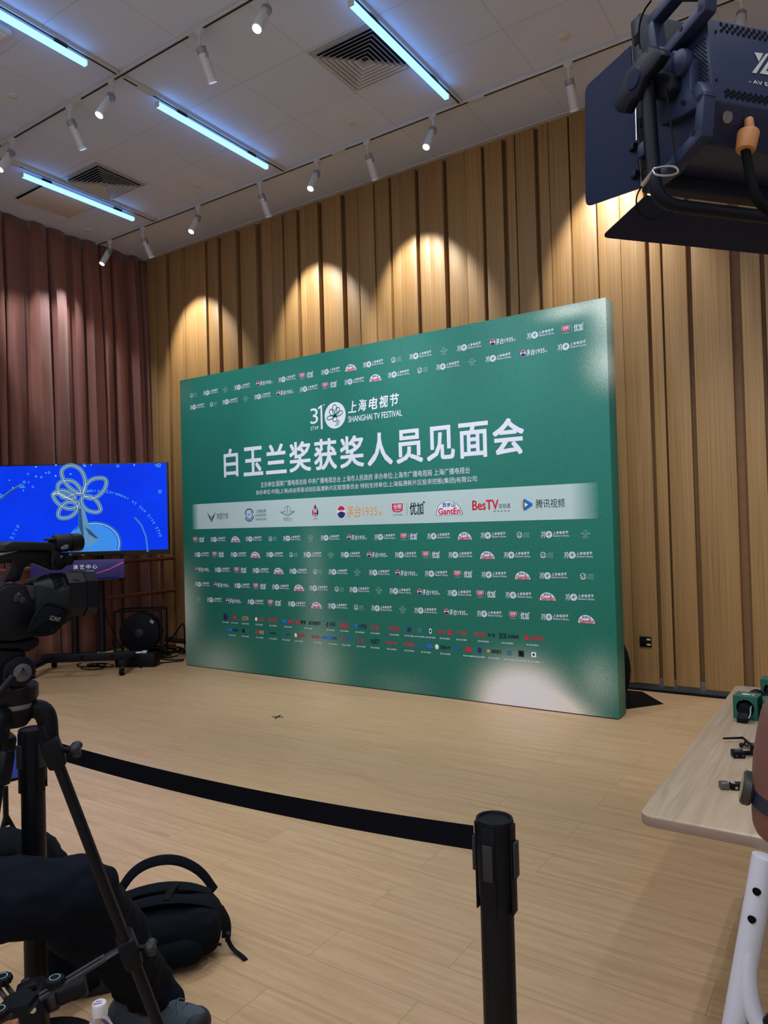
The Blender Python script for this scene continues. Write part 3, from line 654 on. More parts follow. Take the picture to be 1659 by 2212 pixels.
# large logos on the pale band
q = MB(); z = 1.629
M = PL(-5.845, z); q.use(M_INKK)
q.faces([(-0.066, 0.05, 0), (-0.040, 0.02, 0), (-0.012, -0.012, 0), (-0.010, -0.052, 0), (-0.045, 0.006, 0)], [(0, 1, 2, 3, 4)], M); q.faces([(0.066, 0.05, 0), (0.040, 0.02, 0), (0.012, -0.012, 0), (0.010, -0.052, 0), (0.045, 0.006, 0)], [(4, 3, 2, 1, 0)], M)
q.stroke([(0, 0.005), (0, -0.068)], 0.006, M); q.stroke([(-0.016, -0.005), (-0.005, -0.055)], 0.004, M); q.stroke([(0.016, -0.005), (0.005, -0.055)], 0.004, M)
q.text('岚图汽车', PL(-5.765, z-0.034), 0.066, 0.175)
lingang(q, -5.205, z-0.002, 0.135, M_INKB, M_INKC); centre(q, -4.769, z, 0.145, M_INKS)
M = PL(-4.418, z+0.018); q.use(M_INKR)
dr = [(0, 0.060), (0.022, 0.022), (0.040, -0.012), (0.038, -0.036), (0.022, -0.054), (0, -0.060), (-0.022, -0.054), (-0.038, -0.036), (-0.040, -0.012), (-0.022, 0.022)]
q.faces([(a, b2, 0) for a, b2 in dr], [(0, 5, 6, 7, 8, 9)], M); q.use(M_INKB).faces([(a, b2, 0) for a, b2 in dr], [(0, 1, 2, 3, 4, 5)], M)
q.use(M_INKW).text('hi', M @ Matrix.Translation((-0.018, -0.022, 0.001)), 0.045, 0.036, bold=0.03); q.ring((0, -0.028), 0.024, 0.017, M, 10, math.pi*1.1, math.pi*1.9, 0.001)
q.use(M_INKR).text('小临港', PL(-4.447, z-0.072), 0.018, 0.058)
moutai(q, -3.90, z-0.008, 0.125, M_INKO); guangming(q, -3.345, z-0.004, 0.118, M_INKK); ganten(q, -2.957, z-0.008, 0.122, M_INKK)
q.use(M_INKR).text('BesTV', PL(-2.735, z-0.036), 0.078, 0.235, bold=0.03); q.use(M_INKK).text('百视通', PL(-2.497, z-0.030), 0.038, 0.10); q.text('智享新视界', PL(-2.545, z-0.058), 0.012, 0.145, spacing=1.8)
M = PL(-2.255, z-0.008)
q.use(M_INKO).faces([(-0.042, 0.026, 0), (-0.030, 0.034, 0), (-0.022, 0.03, 0), (-0.022, -0.03, 0), (-0.030, -0.034, 0), (-0.042, -0.026, 0)], [tuple(range(6))], M)
q.use(M_INKC).faces([(-0.028, 0.044, 0.001), (-0.012, 0.046, 0.001), (0.05, 0.008, 0.001), (0.05, -0.008, 0.001), (-0.012, -0.046, 0.001), (-0.028, -0.044, 0.001)], [tuple(range(6))], M)
q.use(M_INKT).faces([(-0.026, 0.028, 0.002), (0.024, 0.004, 0.002), (0.024, -0.004, 0.002), (-0.026, -0.028, 0.002)], [(0, 1, 2, 3)], M); q.use(M_INKW).faces([(-0.016, 0.019, 0.003), (0.014, 0, 0.003), (-0.016, -0.019, 0.003)], [(0, 1, 2)], M)
q.use(M_INKK).text('腾讯视频', PL(-2.178, z-0.040), 0.070, 0.236, bold=0.004)
q.build('band_logos', None, bd, None)
# two rows of small media partners with captions
def media(z, items, q):
    for x, wd, parts in items:
        for dx, kind, val, ink, ww, hh in parts:
            dx, ww, hh = dx*0.82, ww*0.80, hh*0.80; M = PL(x+dx, z); q.use(ink)
            if kind == 't': q.text(val, M @ Matrix.Translation((-ww/2, -hh/2, 0)), hh, ww, bold=0.012)
            elif kind == 'b': q.faces([(-ww/2, -hh/2, 0), (ww/2, -hh/2, 0), (ww/2, hh/2, 0), (-ww/2, hh/2, 0)], [(0, 1, 2, 3)], M)
            elif kind == 'd': q.disc((0, 0), ww/2, hh/2, M, 16)
            elif kind == 'o': q.ring((0, 0), ww/2, ww/3.4, M, 14, 0.4, 5.4)
        q.use(M_INKW).text('官方合作媒体', PL(x-0.05, z-0.062), 0.013, 0.10, bold=0.01)
Rr, Kk, Bb, Ww, Oo, Cc, Ss = M_INKR, M_INKK, M_INKB, M_INKW, M_INKO, M_INKC, M_INKS
q = MB()
PXm = lambda px, py: on(px, py, 1, BY)
r8 = [(487, [(0, 'b', 0, Bb, 0.07, 0.09), (0, 't', '央视', Ww, 0.05, 0.05)]), (507, [(0, 'd', 0, Rr, 0.06, 0.06)]), (530, [(0, 't', 'CGTN', Oo, 0.11, 0.05)]), (560, [(-0.05, 'd', 0, Ww, 0.04, 0.05), (0.03, 't', '东方卫视', Rr, 0.12, 0.045)]),
      (590, [(-0.05, 'o', 0, Rr, 0.06, 0.06), (0.03, 't', '看看', Rr, 0.08, 0.045)]), (622, [(-0.05, 'b', 0, Cc, 0.08, 0.035), (0.05, 'b', 0, Rr, 0.08, 0.035)]), (666, [(-0.16, 'd', 0, Rr, 0.05, 0.05), (-0.08, 't', '微博', Kk, 0.08, 0.05), (0.10, 't', '新浪娱乐', Kk, 0.18, 0.05)]),
      (714, [(-0.05, 't', 'd', Kk, 0.03, 0.06), (0.03, 't', '抖音', Kk, 0.08, 0.05)]), (744, [(0, 't', 'bilibili', Rr, 0.12, 0.06)]), (777, [(-0.05, 'd', 0, Cc, 0.045, 0.055), (0.04, 't', '小宇宙', Kk, 0.11, 0.05)]), (810, [(0, 't', '文汇报', Rr, 0.12, 0.05)]),
      (852, [(0, 't', '中国日报', Rr, 0.14, 0.05)]), (884, [(0, 'b', 0, Bb, 0.05, 0.05)]), (907, [(0, 'b', 0, Ss, 0.04, 0.05)]), (930, [(0, 'd', 0, Ww, 0.035, 0.06), (0, 'd', 0, Rr, 0.02, 0.03)]), (961, [(-0.04, 't', '新民晚报', Rr, 0.10, 0.04), (0.06, 'b', 0, Rr, 0.045, 0.05)]),
      (997, [(0, 't', '文艺报', Rr, 0.11, 0.045)]), (1044, [(-0.04, 't', '北京晚报', Rr, 0.13, 0.05), (0.09, 't', '客户端', Kk, 0.08, 0.035)]), (1096, [(-0.05, 't', '澎湃', Kk, 0.08, 0.06), (0.06, 't', '澎湃新闻', Kk, 0.12, 0.04)]), (1150, [(-0.06, 'b', 0, Rr, 0.03, 0.05), (0.04, 't', '看看新闻', Rr, 0.14, 0.04)])]
r9 = [(502, [(-0.04, 'b', 0, Cc, 0.09, 0.04), (0.06, 't', '网易娱乐', Kk, 0.11, 0.035)]), (530, [(-0.03, 'd', 0, Kk, 0.05, 0.05), (0.03, 't', '搜狐', Ss, 0.06, 0.03)]), (561, [(-0.05, 'd', 0, Rr, 0.04, 0.05), (0.03, 't', '时尚', Oo, 0.08, 0.05)]), (590, [(0, 't', 'MEDIA', Kk, 0.10, 0.025)]),
      (618, [(-0.03, 'o', 0, Cc, 0.05, 0.05), (0.04, 't', '新华', Bb, 0.06, 0.035)]), (646, [(-0.05, 'd', 0, Ww, 0.04, 0.05), (0.03, 't', '网易新闻', Rr, 0.11, 0.045)]), (686, [(-0.03, 't', '国际在线', Rr, 0.12, 0.04), (0.10, 't', '上海热线', Cc, 0.10, 0.035)]), (719, [(-0.03, 'b', 0, Cc, 0.045, 0.05), (0.03, 't', '财联', Bb, 0.06, 0.03)]),
      (748, [(-0.04, 'o', 0, Rr, 0.05, 0.05), (0.03, 't', '界面', Cc, 0.09, 0.03)]), (780, [(0, 't', '第一财经', Rr, 0.10, 0.05)]), (810, [(0, 't', 'VARIETY', Kk, 0.12, 0.055)]), (846, [(0, 't', 'Hollywood', Rr, 0.15, 0.05)]), (884, [(0, 't', 'SCREEN', Rr, 0.13, 0.045)]), (920, [(-0.05, 't', '时代', Cc, 0.08, 0.035), (0.05, 'b', 0, Cc, 0.07, 0.04)]),
      (962, [(-0.10, 'd', 0, Ww, 0.045, 0.055), (0.0, 't', '百度APP', Kk, 0.13, 0.04), (0.13, 't', '百家号', Cc, 0.10, 0.035)]), (1012, [(0, 'b', 0, Rr, 0.07, 0.045)]), (1036, [(0, 'd', 0, Bb, 0.05, 0.06)]), (1067, [(-0.06, 'd', 0, Oo, 0.035, 0.03), (0.03, 't', '猫眼娱乐', Kk, 0.11, 0.04)]),
      (1100, [(0, 'b', 0, Ss, 0.05, 0.05)]), (1126, [(0, 'b', 0, Kk, 0.06, 0.06), (0, 'd', 0, Ww, 0.02, 0.02)]), (1153, [(0, 'b', 0, Ww, 0.05, 0.05), (0, 'b', 0, Rr, 0.02, 0.02)])]
media(0.562, [(PXm(px, 1333+(px-487)*0.068).x, 0, p) for px, p in r8], q); q.build('media_logo_row', None, bd, None)
q = MB(); media(0.431, [(PXm(px, 1362+(px-507)*0.079).x, 0, p) for px, p in r9], q); q.build('media_logo_row', None, bd, None)
# ---------------------------------------------------------------- television on its trolley, far left
TA = math.radians(38); TW = Vector((math.cos(TA), math.sin(TA), 0)); TN = Vector((math.sin(TA), -math.cos(TA), 0))   # along the screen, out of the screen
tr_ = at(364, 1096, 7.87)                                       # right edge of the set
TVW, TVZ0, TVZ1 = 1.80, 1.235, 2.235
TVC = Vector((tr_.x, tr_.y, 0))-TW*(TVW/2)
TVM = frame(TVC+Vector((0, 0, (TVZ0+TVZ1)/2)), TW, (0, 0, 1))   # local x along the screen, y up, z out of it
TVH = TVZ1-TVZ0
M_TVBEZ = mat('black_tv_bezel', (8, 8, 11), 0.35)
tv = thing('television', 'large flat television showing a silver flower trophy on bright blue', 'television', TVC+Vector((0, 0, TVZ0)))
MB().box((0, 0, -0.022), (TVW, TVH, 0.044), 0.006, TVM).build('casing', M_TVBEZ, tv)
def emis(name, rgb, es=1.0):
    m = mat(name, (8, 8, 10), 0.35, 0, 0, emit=lin(rgb), es=es, spec=0.2); return m
k = NT('lit_blue_picture'); tc = k.n('ShaderNodeTexCoord').outputs['Generated']; g = k.noise(tc, 2.2, 2)
k.l(k.mix(g, lin((0, 40, 215)), lin((0, 66, 255))), k.b.inputs['Emission Color']); k.b.inputs['Emission Strength'].default_value = 1.0
k.b.inputs['Base Color'].default_value = (0.002, 0.002, 0.003, 1); k.b.inputs['Roughness'].default_value = 0.3; k.b.inputs['Specular IOR Level'].default_value = 0.08
SX0, SX1, SY0, SY1 = -TVW/2+0.012, TVW/2-0.014, -TVH/2+0.052, TVH/2-0.012
scr = MB().box(((SX0+SX1)/2, (SY0+SY1)/2, 0.001), (SX1-SX0, SY1-SY0, 0.004), 0, TVM).build('screen', k.m, tv)
E1, E2, E3, E4 = emis('picture_silver_dark', (40, 78, 120)), emis('picture_silver', (92, 140, 184)), emis('picture_highlight', (190, 220, 240)), emis('picture_pale_blue', (56, 138, 228))
E5 = emis('picture_deep_blue', (30, 95, 220))
def SP(px, py, zz=0.004):                                       # a point of the picture from its place in the photo
    q = ray(px, py); n = TN; c = TVM @ Vector((0, 0, zz)); t = (c-EYE).dot(n)/q.dot(n); p = TVM.inverted() @ (EYE+q*t); return p.x, p.y
Z6 = lambda x, y: SP(x/4.366, 980+y/4.366)
def loop6(q, pts, ws, mats):
    gx, gy = sum(p[0] for p in pts)/len(pts), sum(p[1] for p in pts)/len(pts)
    P = [Z6(gx+(p[0]-gx)*1.14, gy+(p[1]-gy)*1.14) for p in pts]; P = [(x, min(y, SY1-0.004)) for x, y in P]; P.append(P[0])
    for _ in range(2):
        Q = []
        for a, b2 in zip(P, P[1:]): Q += [(a[0]*.75+b2[0]*.25, a[1]*.75+b2[1]*.25), (a[0]*.25+b2[0]*.75, a[1]*.25+b2[1]*.75)]
        P = Q+[Q[0]]
    for w_, m_, z_ in zip(ws, mats, (0.0045, 0.005, 0.0055)): q.use(m_).stroke(P, w_, TVM, z_)
q = MB()
q.use(E4); c0 = Z6(900, 830); r0 = 0.21
cx_, cy_ = Z6(890, 850); q.faces([(cx_+0.285*math.cos(a), max(SY0, cy_+0.24*math.sin(a)), 0.0036) for a in [2*math.pi*j/48 for j in range(48)]], [tuple(range(48))], TVM); q.use(E1).ring((cx_, cy_), 0.236, 0.226, TVM, 40, -0.3, 2.4, 0.0040, 1.19); q.use(E3).ring((cx_, cy_), 0.224, 0.219, TVM, 40, -0.3, 2.0, 0.0040, 1.19); q.use(E5).ring((cx_, cy_), 0.213, 0.204, TVM, 40, -0.3, 1.2, 0.0040, 1.19)
q.use(E2); q.faces([(*Z6(*p), 0.0042) for p in ((740, 500), (790, 500), (850, 715), (945, 800), (830, 885), (760, 790), (742, 690))], [(0, 1, 2, 3, 4, 5, 6)], TVM)
q.use(E1); q.faces([(*Z6(*p), 0.0046) for p in ((742, 520), (765, 520), (790, 760), (780, 790), (745, 690))], [(0, 1, 2, 3, 4)], TVM); q.faces([(*Z6(*p), 0.0046) for p in ((800, 690), (850, 720), (930, 800), (900, 800), (840, 760))], [(0, 1, 2, 3, 4)], TVM)
for pts in ([(640, 90), (700, 90), (770, 170), (800, 280), (770, 370), (700, 340), (620, 270), (585, 170)], [(560, 280), (650, 255), (720, 290), (760, 370), (690, 370), (610, 420), (555, 350)],
            [(500, 400), (530, 360), (620, 350), (710, 410), (660, 430), (560, 360)], [(500, 390), (560, 480), (660, 520), (760, 470), (640, 430), (560, 380)], [(560, 530), (640, 450), (740, 490), (680, 590), (560, 605)],
            [(780, 370), (850, 250), (990, 235), (990, 320), (930, 390), (860, 420)], [(770, 420), (860, 405), (925, 470), (945, 540), (860, 545), (790, 500)]):
    loop6(q, pts, (0.046, 0.022, 0.007), (E2, E1, E3))
for i, ch in enumerate('Awards Ceremony at the 31st STVF'):
    if ch == ' ': continue
    a = math.radians(98-i*2.6); x, y = Z6(900+640*math.cos(a), 960-610*math.sin(a))
    q.use(E4).text(ch, TVM @ Matrix.Translation((x, y, 0.0044)) @ Matrix.Rotation(a-math.pi/2, 4, 'Z'), 0.022 if ch in 'acemnorsy' else 0.030, bold=0.04, align='C')
for i, ch in enumerate('STVF'):
    q.use(E4).text(ch, TVM @ Matrix.Translation((*Z6(120+i*20, 810-i*36), 0.0044)) @ Matrix.Rotation(1.05, 4, 'Z'), 0.034, 0.026, bold=0.02)
q.use(E5); q.stroke([Z6(*p) for p in ((1268, 600), (1330, 670), (1375, 780), (1392, 925))], 0.022, TVM, 0.0042); q.use(E2).stroke([Z6(*p) for p in ((1275, 602), (1340, 680), (1382, 790), (1396, 925))], 0.006, TVM, 0.0046)
q.use(E1).stroke([Z6(*p) for p in ((2, 430), (100, 350), (200, 295))], 0.020, TVM, 0.0042); q.use(E2).stroke([Z6(*p) for p in ((2, 420), (100, 342), (190, 292))], 0.006, TVM, 0.0046)
rn = random.Random(3)
for x, y, r_ in ((200, 305, 26), (230, 268, 18), (225, 315, 14), (310, 313, 14), (338, 126, 11), (264, 190, 13), (340, 215, 11), (390, 222, 15), (462, 178, 17), (524, 210, 12), (800, 118, 12), (795, 92, 18), (860, 104, 9), (1112, 116, 18), (1265, 100, 11), (1498, 110, 26), (1470, 95, 14), (1508, 357, 22), (120, 322, 9), (88, 252, 8), (527, 108, 11), (665, 192, 11), (430, 182, 9), (270, 270, 8), (220, 348, 8), (8, 395, 22)):
    y = max(y, 108)
    q.use(E4).disc(Z6(x, y), r_*0.00094, r_*0.00094, TVM, 9, 0.0042); q.use(E5 if r_ > 12 else E3).disc(Z6(x+2, y-2), r_*0.0005, r_*0.0005, TVM, 7, 0.0046)
q.build('picture_print', None, scr, None)
q = MB().use(M_INKW).text('Haier', TVM @ Matrix.Translation((*Z6(770, 961), 0.0016)), 0.010, 0.034, bold=0.02); q.build('brand_mark', None, tv, None)
# trolley
bx = Vector((TVC.x, TVC.y, 0))-TN*0.06
tt = thing('television_trolley', 'black wheeled trolley with twin columns carrying the large television', 'trolley', bx)
def TP(a, b2, z): return bx+TW*a+TN*b2+Vector((0, 0, z))
TBM = frame(bx, TW, (-TN))                                      # local x along, y back, z up
for a in (-0.14, 0.145): MB().cyl(TP(a, -0.02, 0.16), TP(a, -0.02, 1.62), 0.037, n=18).build('column', M_BLACKM, tt)
MB().box((0, 0.02, 0.145), (0.98, 0.085, 0.09), 0.008, TBM).build('cross_beam', M_BLACKM, tt)
for a in (-0.45, 0.45):
    ft = MB().box((a, -0.03, 0.125), (0.07, 0.66, 0.055), 0.01, TBM).build('foot_bar', M_BLACKM, tt)
    for b2 in (-0.33, 0.27):
        q = MB().use(M_DKGREY).cyl((TBM @ Vector((a, b2, 0.07))), (TBM @ Vector((a, b2, 0.125))), 0.018, n=12)
        q.box((a, b2-0.0, 0.075), (0.05, 0.05, 0.02), 0.006, TBM); q.build('caster_fork', None, ft)
        c = TBM @ Vector((a, b2-0.015, 0.039)); MB().cyl(c-TW*0.022, c+TW*0.022, 0.037, n=22, bev=0.006).build('caster_wheel', M_RUBBER, ft)
        MB().cyl(c-TW*0.024, c+TW*0.024, 0.010, n=12).build('axle_cap', M_STEEL, ft)
for a in (-0.36, -0.06, 0.26): MB().cyl(TBM @ Vector((a, -0.028, 0.15)), TBM @ Vector((a, -0.021, 0.15)), 0.018, n=14).build('bolt_cap', M_RUBBER, tt)
MB().box((0, 0.075, 1.62), (0.62, 0.03, 0.42), 0.006, TBM).build('mounting_plate', M_BLACKM, tt)
MB().box((0.05, -0.10, 0.985), (0.72, 0.28, 0.022), 0.006, TBM).build('shelf', M_BLACKM, tt)
MB().box((0.18, 0.01, 0.192), (0.16, 0.06, 0.002), 0, TBM).build('sticker', mat('yellow_white_sticker', (176, 166, 110), 0.5), tt)
# sign board leaning on the trolley shelf
p0 = at(66, 1256, 7.62); p1 = at(269, 1244, 7.70); wv = (p1-p0); wv.z = 0
SB = frame((p0.x, p0.y, 0.998), wv, (0, 0, 1)); W_ = wv.length
sb = thing('venue_sign', 'dark blue sign board with white characters and pink streak below the television', 'sign', (p0+p1)/2*1.0)
k = NT('blue_purple_print'); tc = k.n('ShaderNodeTexCoord').outputs['Generated']; k.l(k.mix(k.noise(tc, 3, 2), lin((26, 22, 92)), lin((52, 36, 128))), k.b.inputs['Base Color']); k.b.inputs['Roughness'].default_value = 0.4
MB().span((0, 0, -0.012), (W_, 0.205, 0), 0.002, SB).build('board', k.m, sb)
q = MB().use(M_INKW)
for i, ch in enumerate('演艺中心'): q.text(ch, SB @ Matrix.Translation((W_*0.455+i*0.066, 0.110, 0.001)), 0.044, 0.046, bold=0.03)
q.text('Center', SB @ Matrix.Translation((W_*0.59, 0.080, 0.001)), 0.016, W_*0.085, bold=0.02)
q.build('sign_print', None, sb, None)
q = MB().use(mat('pink_streak_print', (206, 84, 150), 0.5, 0, 0.1)); q.faces([(W_*a, b2, 0.001) for a, b2 in ((0.70, 0.055), (0.84, 0.095), (0.99, 0.160), (0.99, 0.180), (0.85, 0.110), (0.70, 0.064))], [(0, 1, 4, 5), (1, 2, 3, 4)], SB); q.build('pink_streak', None, sb, None)
# cable reel behind the trolley
rc = at(306, 1380, 8.50); RM = frame((rc.x, rc.y, 0.31), TW, (0, 0, 1))
rl = thing('cable_reel', 'black cable drum in a tube frame on the floor right of the television trolley', 'cable reel', (rc.x, rc.y, 0))
for z in (-0.10, 0.10): MB().cyl(RM @ Vector((0, 0, z-0.006)), RM @ Vector((0, 0, z+0.006)), 0.225, n=40, bev=0.003).build('flange', M_BLACK, rl)
q = MB()
for i in range(9): q.tube([RM @ Vector((0.165*math.cos(a), 0.165*math.sin(a), -0.08+i*0.02)) for a in [2*math.pi*j/30 for j in range(30)]], 0.011, 8, closed=True)
q.build('wound_cable', M_RUBBER, rl)
MB().cyl(RM @ Vector((0, 0, -0.115)), RM @ Vector((0, 0, 0.115)), 0.05, n=20, bev=0.004).build('hub', M_DKGREY, rl)
for sx in (-1, 1):
    MB().tube([RM @ Vector((sx*0.26, -0.30, 0.15)), RM @ Vector((sx*0.26, 0.26, 0.15)), RM @ Vector((sx*0.26, 0.26, -0.15)), RM @ Vector((sx*0.26, -0.30, -0.15))], 0.012, 10).build('frame_leg', M_BLACKM, rl)
for z in (-0.15, 0.15): MB().cyl(RM @ Vector((-0.26, 0.262, z)), RM @ Vector((0.26, 0.262, z)), 0.012, n=10).build('top_bar', M_BLACKM, rl)
MB().cyl(RM @ Vector((-0.26, -0.0, 0.0)), RM @ Vector((0.26, 0.0, 0.0)), 0.010, n=10).build('axle', M_BLACKM, rl)
MB().faces([(0.12, 0.13, 0.1085), (0.155, 0.10, 0.1085), (0.175, 0.125, 0.1085), (0.14, 0.155, 0.1085)], [(0, 1, 2, 3)], RM).build('grey_sticker', mat('grey_sticker', (170, 172, 178), 0.6), rl)
# power boxes and loose cables by the backdrop's left foot
pb = at(297, 1405, 8.02); bxm = Matrix.Translation((pb.x, pb.y, 0)) @ Matrix.Rotation(0.5, 4, 'Z')
t = thing('power_box', 'low black power box with white plugs in front of the cable drum', 'power box', (pb.x, pb.y, 0))
MB().box((0, 0, 0.075), (0.46, 0.16, 0.15), 0.02, bxm).build('case', M_BLACK, t)
for x in (-0.12, 0.10): MB().box((x, -0.04, 0.163), (0.05, 0.04, 0.03), 0.008, bxm).build('plug', mat('pale_grey_plug', (190, 194, 206), 0.4), t)
MB().tube([bxm @ Vector((x, y, 0.158)) for x, y in ((-0.16, -0.06), (-0.05, -0.075), (0.04, -0.06), (0.08, -0.03))], 0.010, 8, smooth=2).build('white_lead', M_WHITE, t)
rn = random.Random(11)
def cable(label, pts, r=0.006, nm='loose_cable', m=None, sm=2, group=None):
    o = MB().tube([Vector(p) for p in pts], r, 7, smooth=sm).build(nm, m or M_RUBBER, None, 60, origin=Vector(pts[0])); tag(o, label, 'cable', group); return o
F = lambda x, y, z=0.007: fl(x, y, 0)+Vector((0, 0, z))
cable('thin black cable lying straight along the floor to the backdrop foot', [F(283, 1437), F(320, 1436), F(360, 1432), F(396, 1429)])
cable('black cable curving from the power box down to the backdrop edge', [F(318, 1408, 0.02), F(345, 1424), F(370, 1428), F(398, 1426)], 0.008)
cable('black cable looping in the air from the wall to the backdrop edge', [F(352, 1400, 0.01), at(365, 1383, 8.95), at(380, 1368, 8.9), at(391, 1350, 8.8), at(397, 1346, 8.7), at(399, 1362, 8.65), F(399, 1412, 0.01)], 0.008)
cable('black cable coil beside the left backdrop foot', [F(386, 1408), F(396, 1402), F(398, 1412), F(388, 1414), F(385, 1407, 0.018), F(395, 1403, 0.018), F(399, 1410, 0.018)], 0.009)
cable('short black cable end curling out under the right trolley wheel', [F(285, 1430), F(296, 1437), F(303, 1442), F(306, 1444)], 0.007)
cable('thin cable hanging from the television down past the trolley column', [at(216, 1250, 7.75), at(226, 1320, 7.80), at(252, 1385, 7.9), F(282, 1432)], 0.005)
pile = MB()
for i in range(16):
    c = fl(332+rn.uniform(-26, 46), 1412+rn.uniform(-9, 7), 0); a0 = rn.uniform(0, 6); rr = rn.uniform(0.10, 0.26)
    pile.tube([(c.x+rr*math.cos(a0+j*0.55), c.y+0.75*rr*math.sin(a0+j*0.55), 0.010+0.004*i*rn.random()) for j in range(10)], 0.007, 6, smooth=1)
o = pile.build('cable_tangle', M_RUBBER, None, 60); o['kind'] = 'stuff'; tag(o, 'tangle of black cables on the floor between the drum and the backdrop', 'cables')
pile = MB()
for i in range(5):
    c = fl(190+i*9, 1441+rn.uniform(-4, 4), 0); a0 = rn.uniform(0, 6); rr = rn.uniform(0.10, 0.17)
    pile.tube([(c.x+rr*math.cos(a0+j*0.6), c.y+0.6*rr*math.sin(a0+j*0.6), 0.008+0.003*i) for j in range(9)], 0.006, 6, smooth=1)
o = pile.build('cable_tangle', M_RUBBER, None, 60); o['kind'] = 'stuff'; tag(o, 'black cable loops on the floor under the television trolley', 'cables')
# things behind the right end of the backdrop
t = thing('floor_mat', 'black mat on the floor behind the right end of the backdrop', 'mat', (-2.3, 6.0, 0))
MB().hull([(-2.9, 5.70, 0.001), (-1.66, 5.70, 0.001), (-1.40, 6.05, 0.001), (-1.63, 6.36, 0.001), (-2.9, 6.36, 0.001), (-2.9, 5.70, 0.012), (-1.66, 5.70, 0.012), (-1.42, 6.05, 0.012), (-1.64, 6.35, 0.012), (-2.9, 6.35, 0.012)], 0).build('mat_sheet', M_RUBBER, t)
t = thing('counterweight', 'black round bag-like weight peeking out behind the right end of the backdrop', 'weight', (-1.64, 5.80, 0))
MB().ball((-1.755, 5.80, 0.30), (0.17, 0.13, 0.29), 24).build('bag', M_CLOTH, t)
MB().tube([(-1.72, 5.72, 0.52), (-1.72, 5.76, 0.68), (-1.72, 5.86, 0.68), (-1.72, 5.88, 0.52)], 0.012, 8, smooth=2).build('handle', M_CLOTH, t)
# tape mark
c = fl(600, 1549)
t = thing('floor_tape_mark', 'small black tape cross on the floor in front of the backdrop', 'tape mark', (c.x, c.y, 0))
for a in (0.35, 1.85): MB().box((0, 0, 0.0008), (0.10, 0.013, 0.0012), 0, Matrix.Translation((c.x, c.y, 0.0002+0.0012*(a > 1))) @ Matrix.Rotation(a, 4, 'Z')).build('tape_strip', M_RUBBER, t)
# ---------------------------------------------------------------- barrier posts with belt
def stanchion(px, py, tdist, label, head_rot):
    p = at(px, py, tdist); H_ = p.z
    t = thing('barrier_post', label, 'barrier post', (p.x, p.y, 0))
    L = Matrix.Translation((p.x, p.y, 0))
    MB().lathe([(0, 0), (0.17, 0), (0.172, 0.008), (0.165, 0.018), (0.06, 0.040), (0.036, 0.048), (0, 0.048)], L, 40).build('base', M_BLACKM, t)
    MB().cyl((p.x, p.y, 0.04), (p.x, p.y, H_-0.10), 0.0320, n=32).build('pole', M_BLACKM, t)
    hd = MB().lathe([(0, H_-0.150), (0.0335, H_-0.150), (0.0345, H_-0.14), (0.0355, H_-0.012), (0.0365, H_-0.006), (0.0350, H_), (0.0300, H_), (0.0290, H_-0.003), (0.0, H_-0.003)], L, 36).build('head', M_BLACK, t)
    for kq in range(4):
        a = head_rot+kq*math.pi/2; M = L @ Matrix.Rotation(a, 4, 'Z')
        q = MB().span((0.0335, -0.013, H_-0.175), (0.0375, 0.013, H_-0.008), 0.0015, M)
        q.build('slot_cover', M_BLACK, t)
        MB().span((0.0375, -0.010, H_-0.105), (0.0445, 0.010, H_-0.038), 0.002, M).build('belt_clip', M_DKGREY, t)
    return t, p
pr = at(1068, 1766, 1.395); plf = at(69, 1573, 2.07)
ang = math.atan2(plf.y-pr.y, plf.x-pr.x)
post_r, PR = stanchion(1068, 1766, 1.395, 'black belt barrier post standing alone in the right foreground', ang)
post_l, PLp = stanchion(69, 1573, 2.07, 'black belt barrier post behind the tripod at the left', ang)
d = (PLp-PR); d.z = 0; d.normalize(); n_ = Vector((-d.y, d.x, 0))
A = at(1033, 1817, 1.40); B = at(105, 1611, 2.05); A = PR+d*0.044+Vector((0, 0, A.z-PR.z)); B = PLp-d*0.044+Vector((0, 0, B.z-PLp.z))
q = MB(); vs, fs = [], []; N = 24
for i in range(N+1):
    f = i/N; p = A*(1-f)+B*f; p.z -= 0.020*4*f*(1-f)
    tw = 0.05*math.sin(f*3.0); e = Vector((n_.x*math.sin(tw), n_.y*math.sin(tw), math.cos(tw)))*0.0235
    vs += [p+e+n_*0.0008, p-e+n_*0.0008, p-e-n_*0.0008, p+e-n_*0.0008]
for i in range(N):
    for kq in range(4): a = i*4; fs.append((a+kq, a+(kq+1) % 4, a+4+(kq+1) % 4, a+4+kq))
fs += [(0, 1, 2, 3), (N*4+3, N*4+2, N*4+1, N*4)]
q.faces(vs, fs).build('belt', mat('black_webbing', (10, 12, 19), 0.85, 0, 0.25, 200, spec=0.1), post_l)
# ---------------------------------------------------------------- table at the right
TBX0, TBX1, TBY0, TBY1, TBZ = -0.505, 0.26, 1.875, 3.50, 0.75
tb = thing('folding_table', 'long pale oak table with white tube legs at the right', 'table', ((TBX0+TBX1)/2, (TBY0+TBY1)/2, 0))
def rrect(x0, y0, x1, y1, r, n=6):
    P = []
    for cx, cy, a in ((x1-r, y1-r, 0), (x0+r, y1-r, 90), (x0+r, y0+r, 180), (x1-r, y0+r, 270)):
        P += [(cx+r*math.cos(math.radians(a+90*k/n)), cy+r*math.sin(math.radians(a+90*k/n))) for k in range(n+1)]
    return P
MB().prism(rrect(TBX0+0.001, TBY0+0.001, TBX1-0.001, TBY1-0.001, 0.034), TBZ-0.004, TBZ, None, 0.001).build('tabletop', m_table(), tb)
MB().prism(rrect(TBX0, TBY0, TBX1, TBY1, 0.035), TBZ-0.026, TBZ-0.0022, None, 0.0015).build('edge_band', mat('grey_brown_edge_band', (150, 126, 112), 0.45, 0, 0.1, 20), tb)
M_LEG = mat('white_powder_coated_steel', (214, 214, 226), 0.35, 0, 0.02)
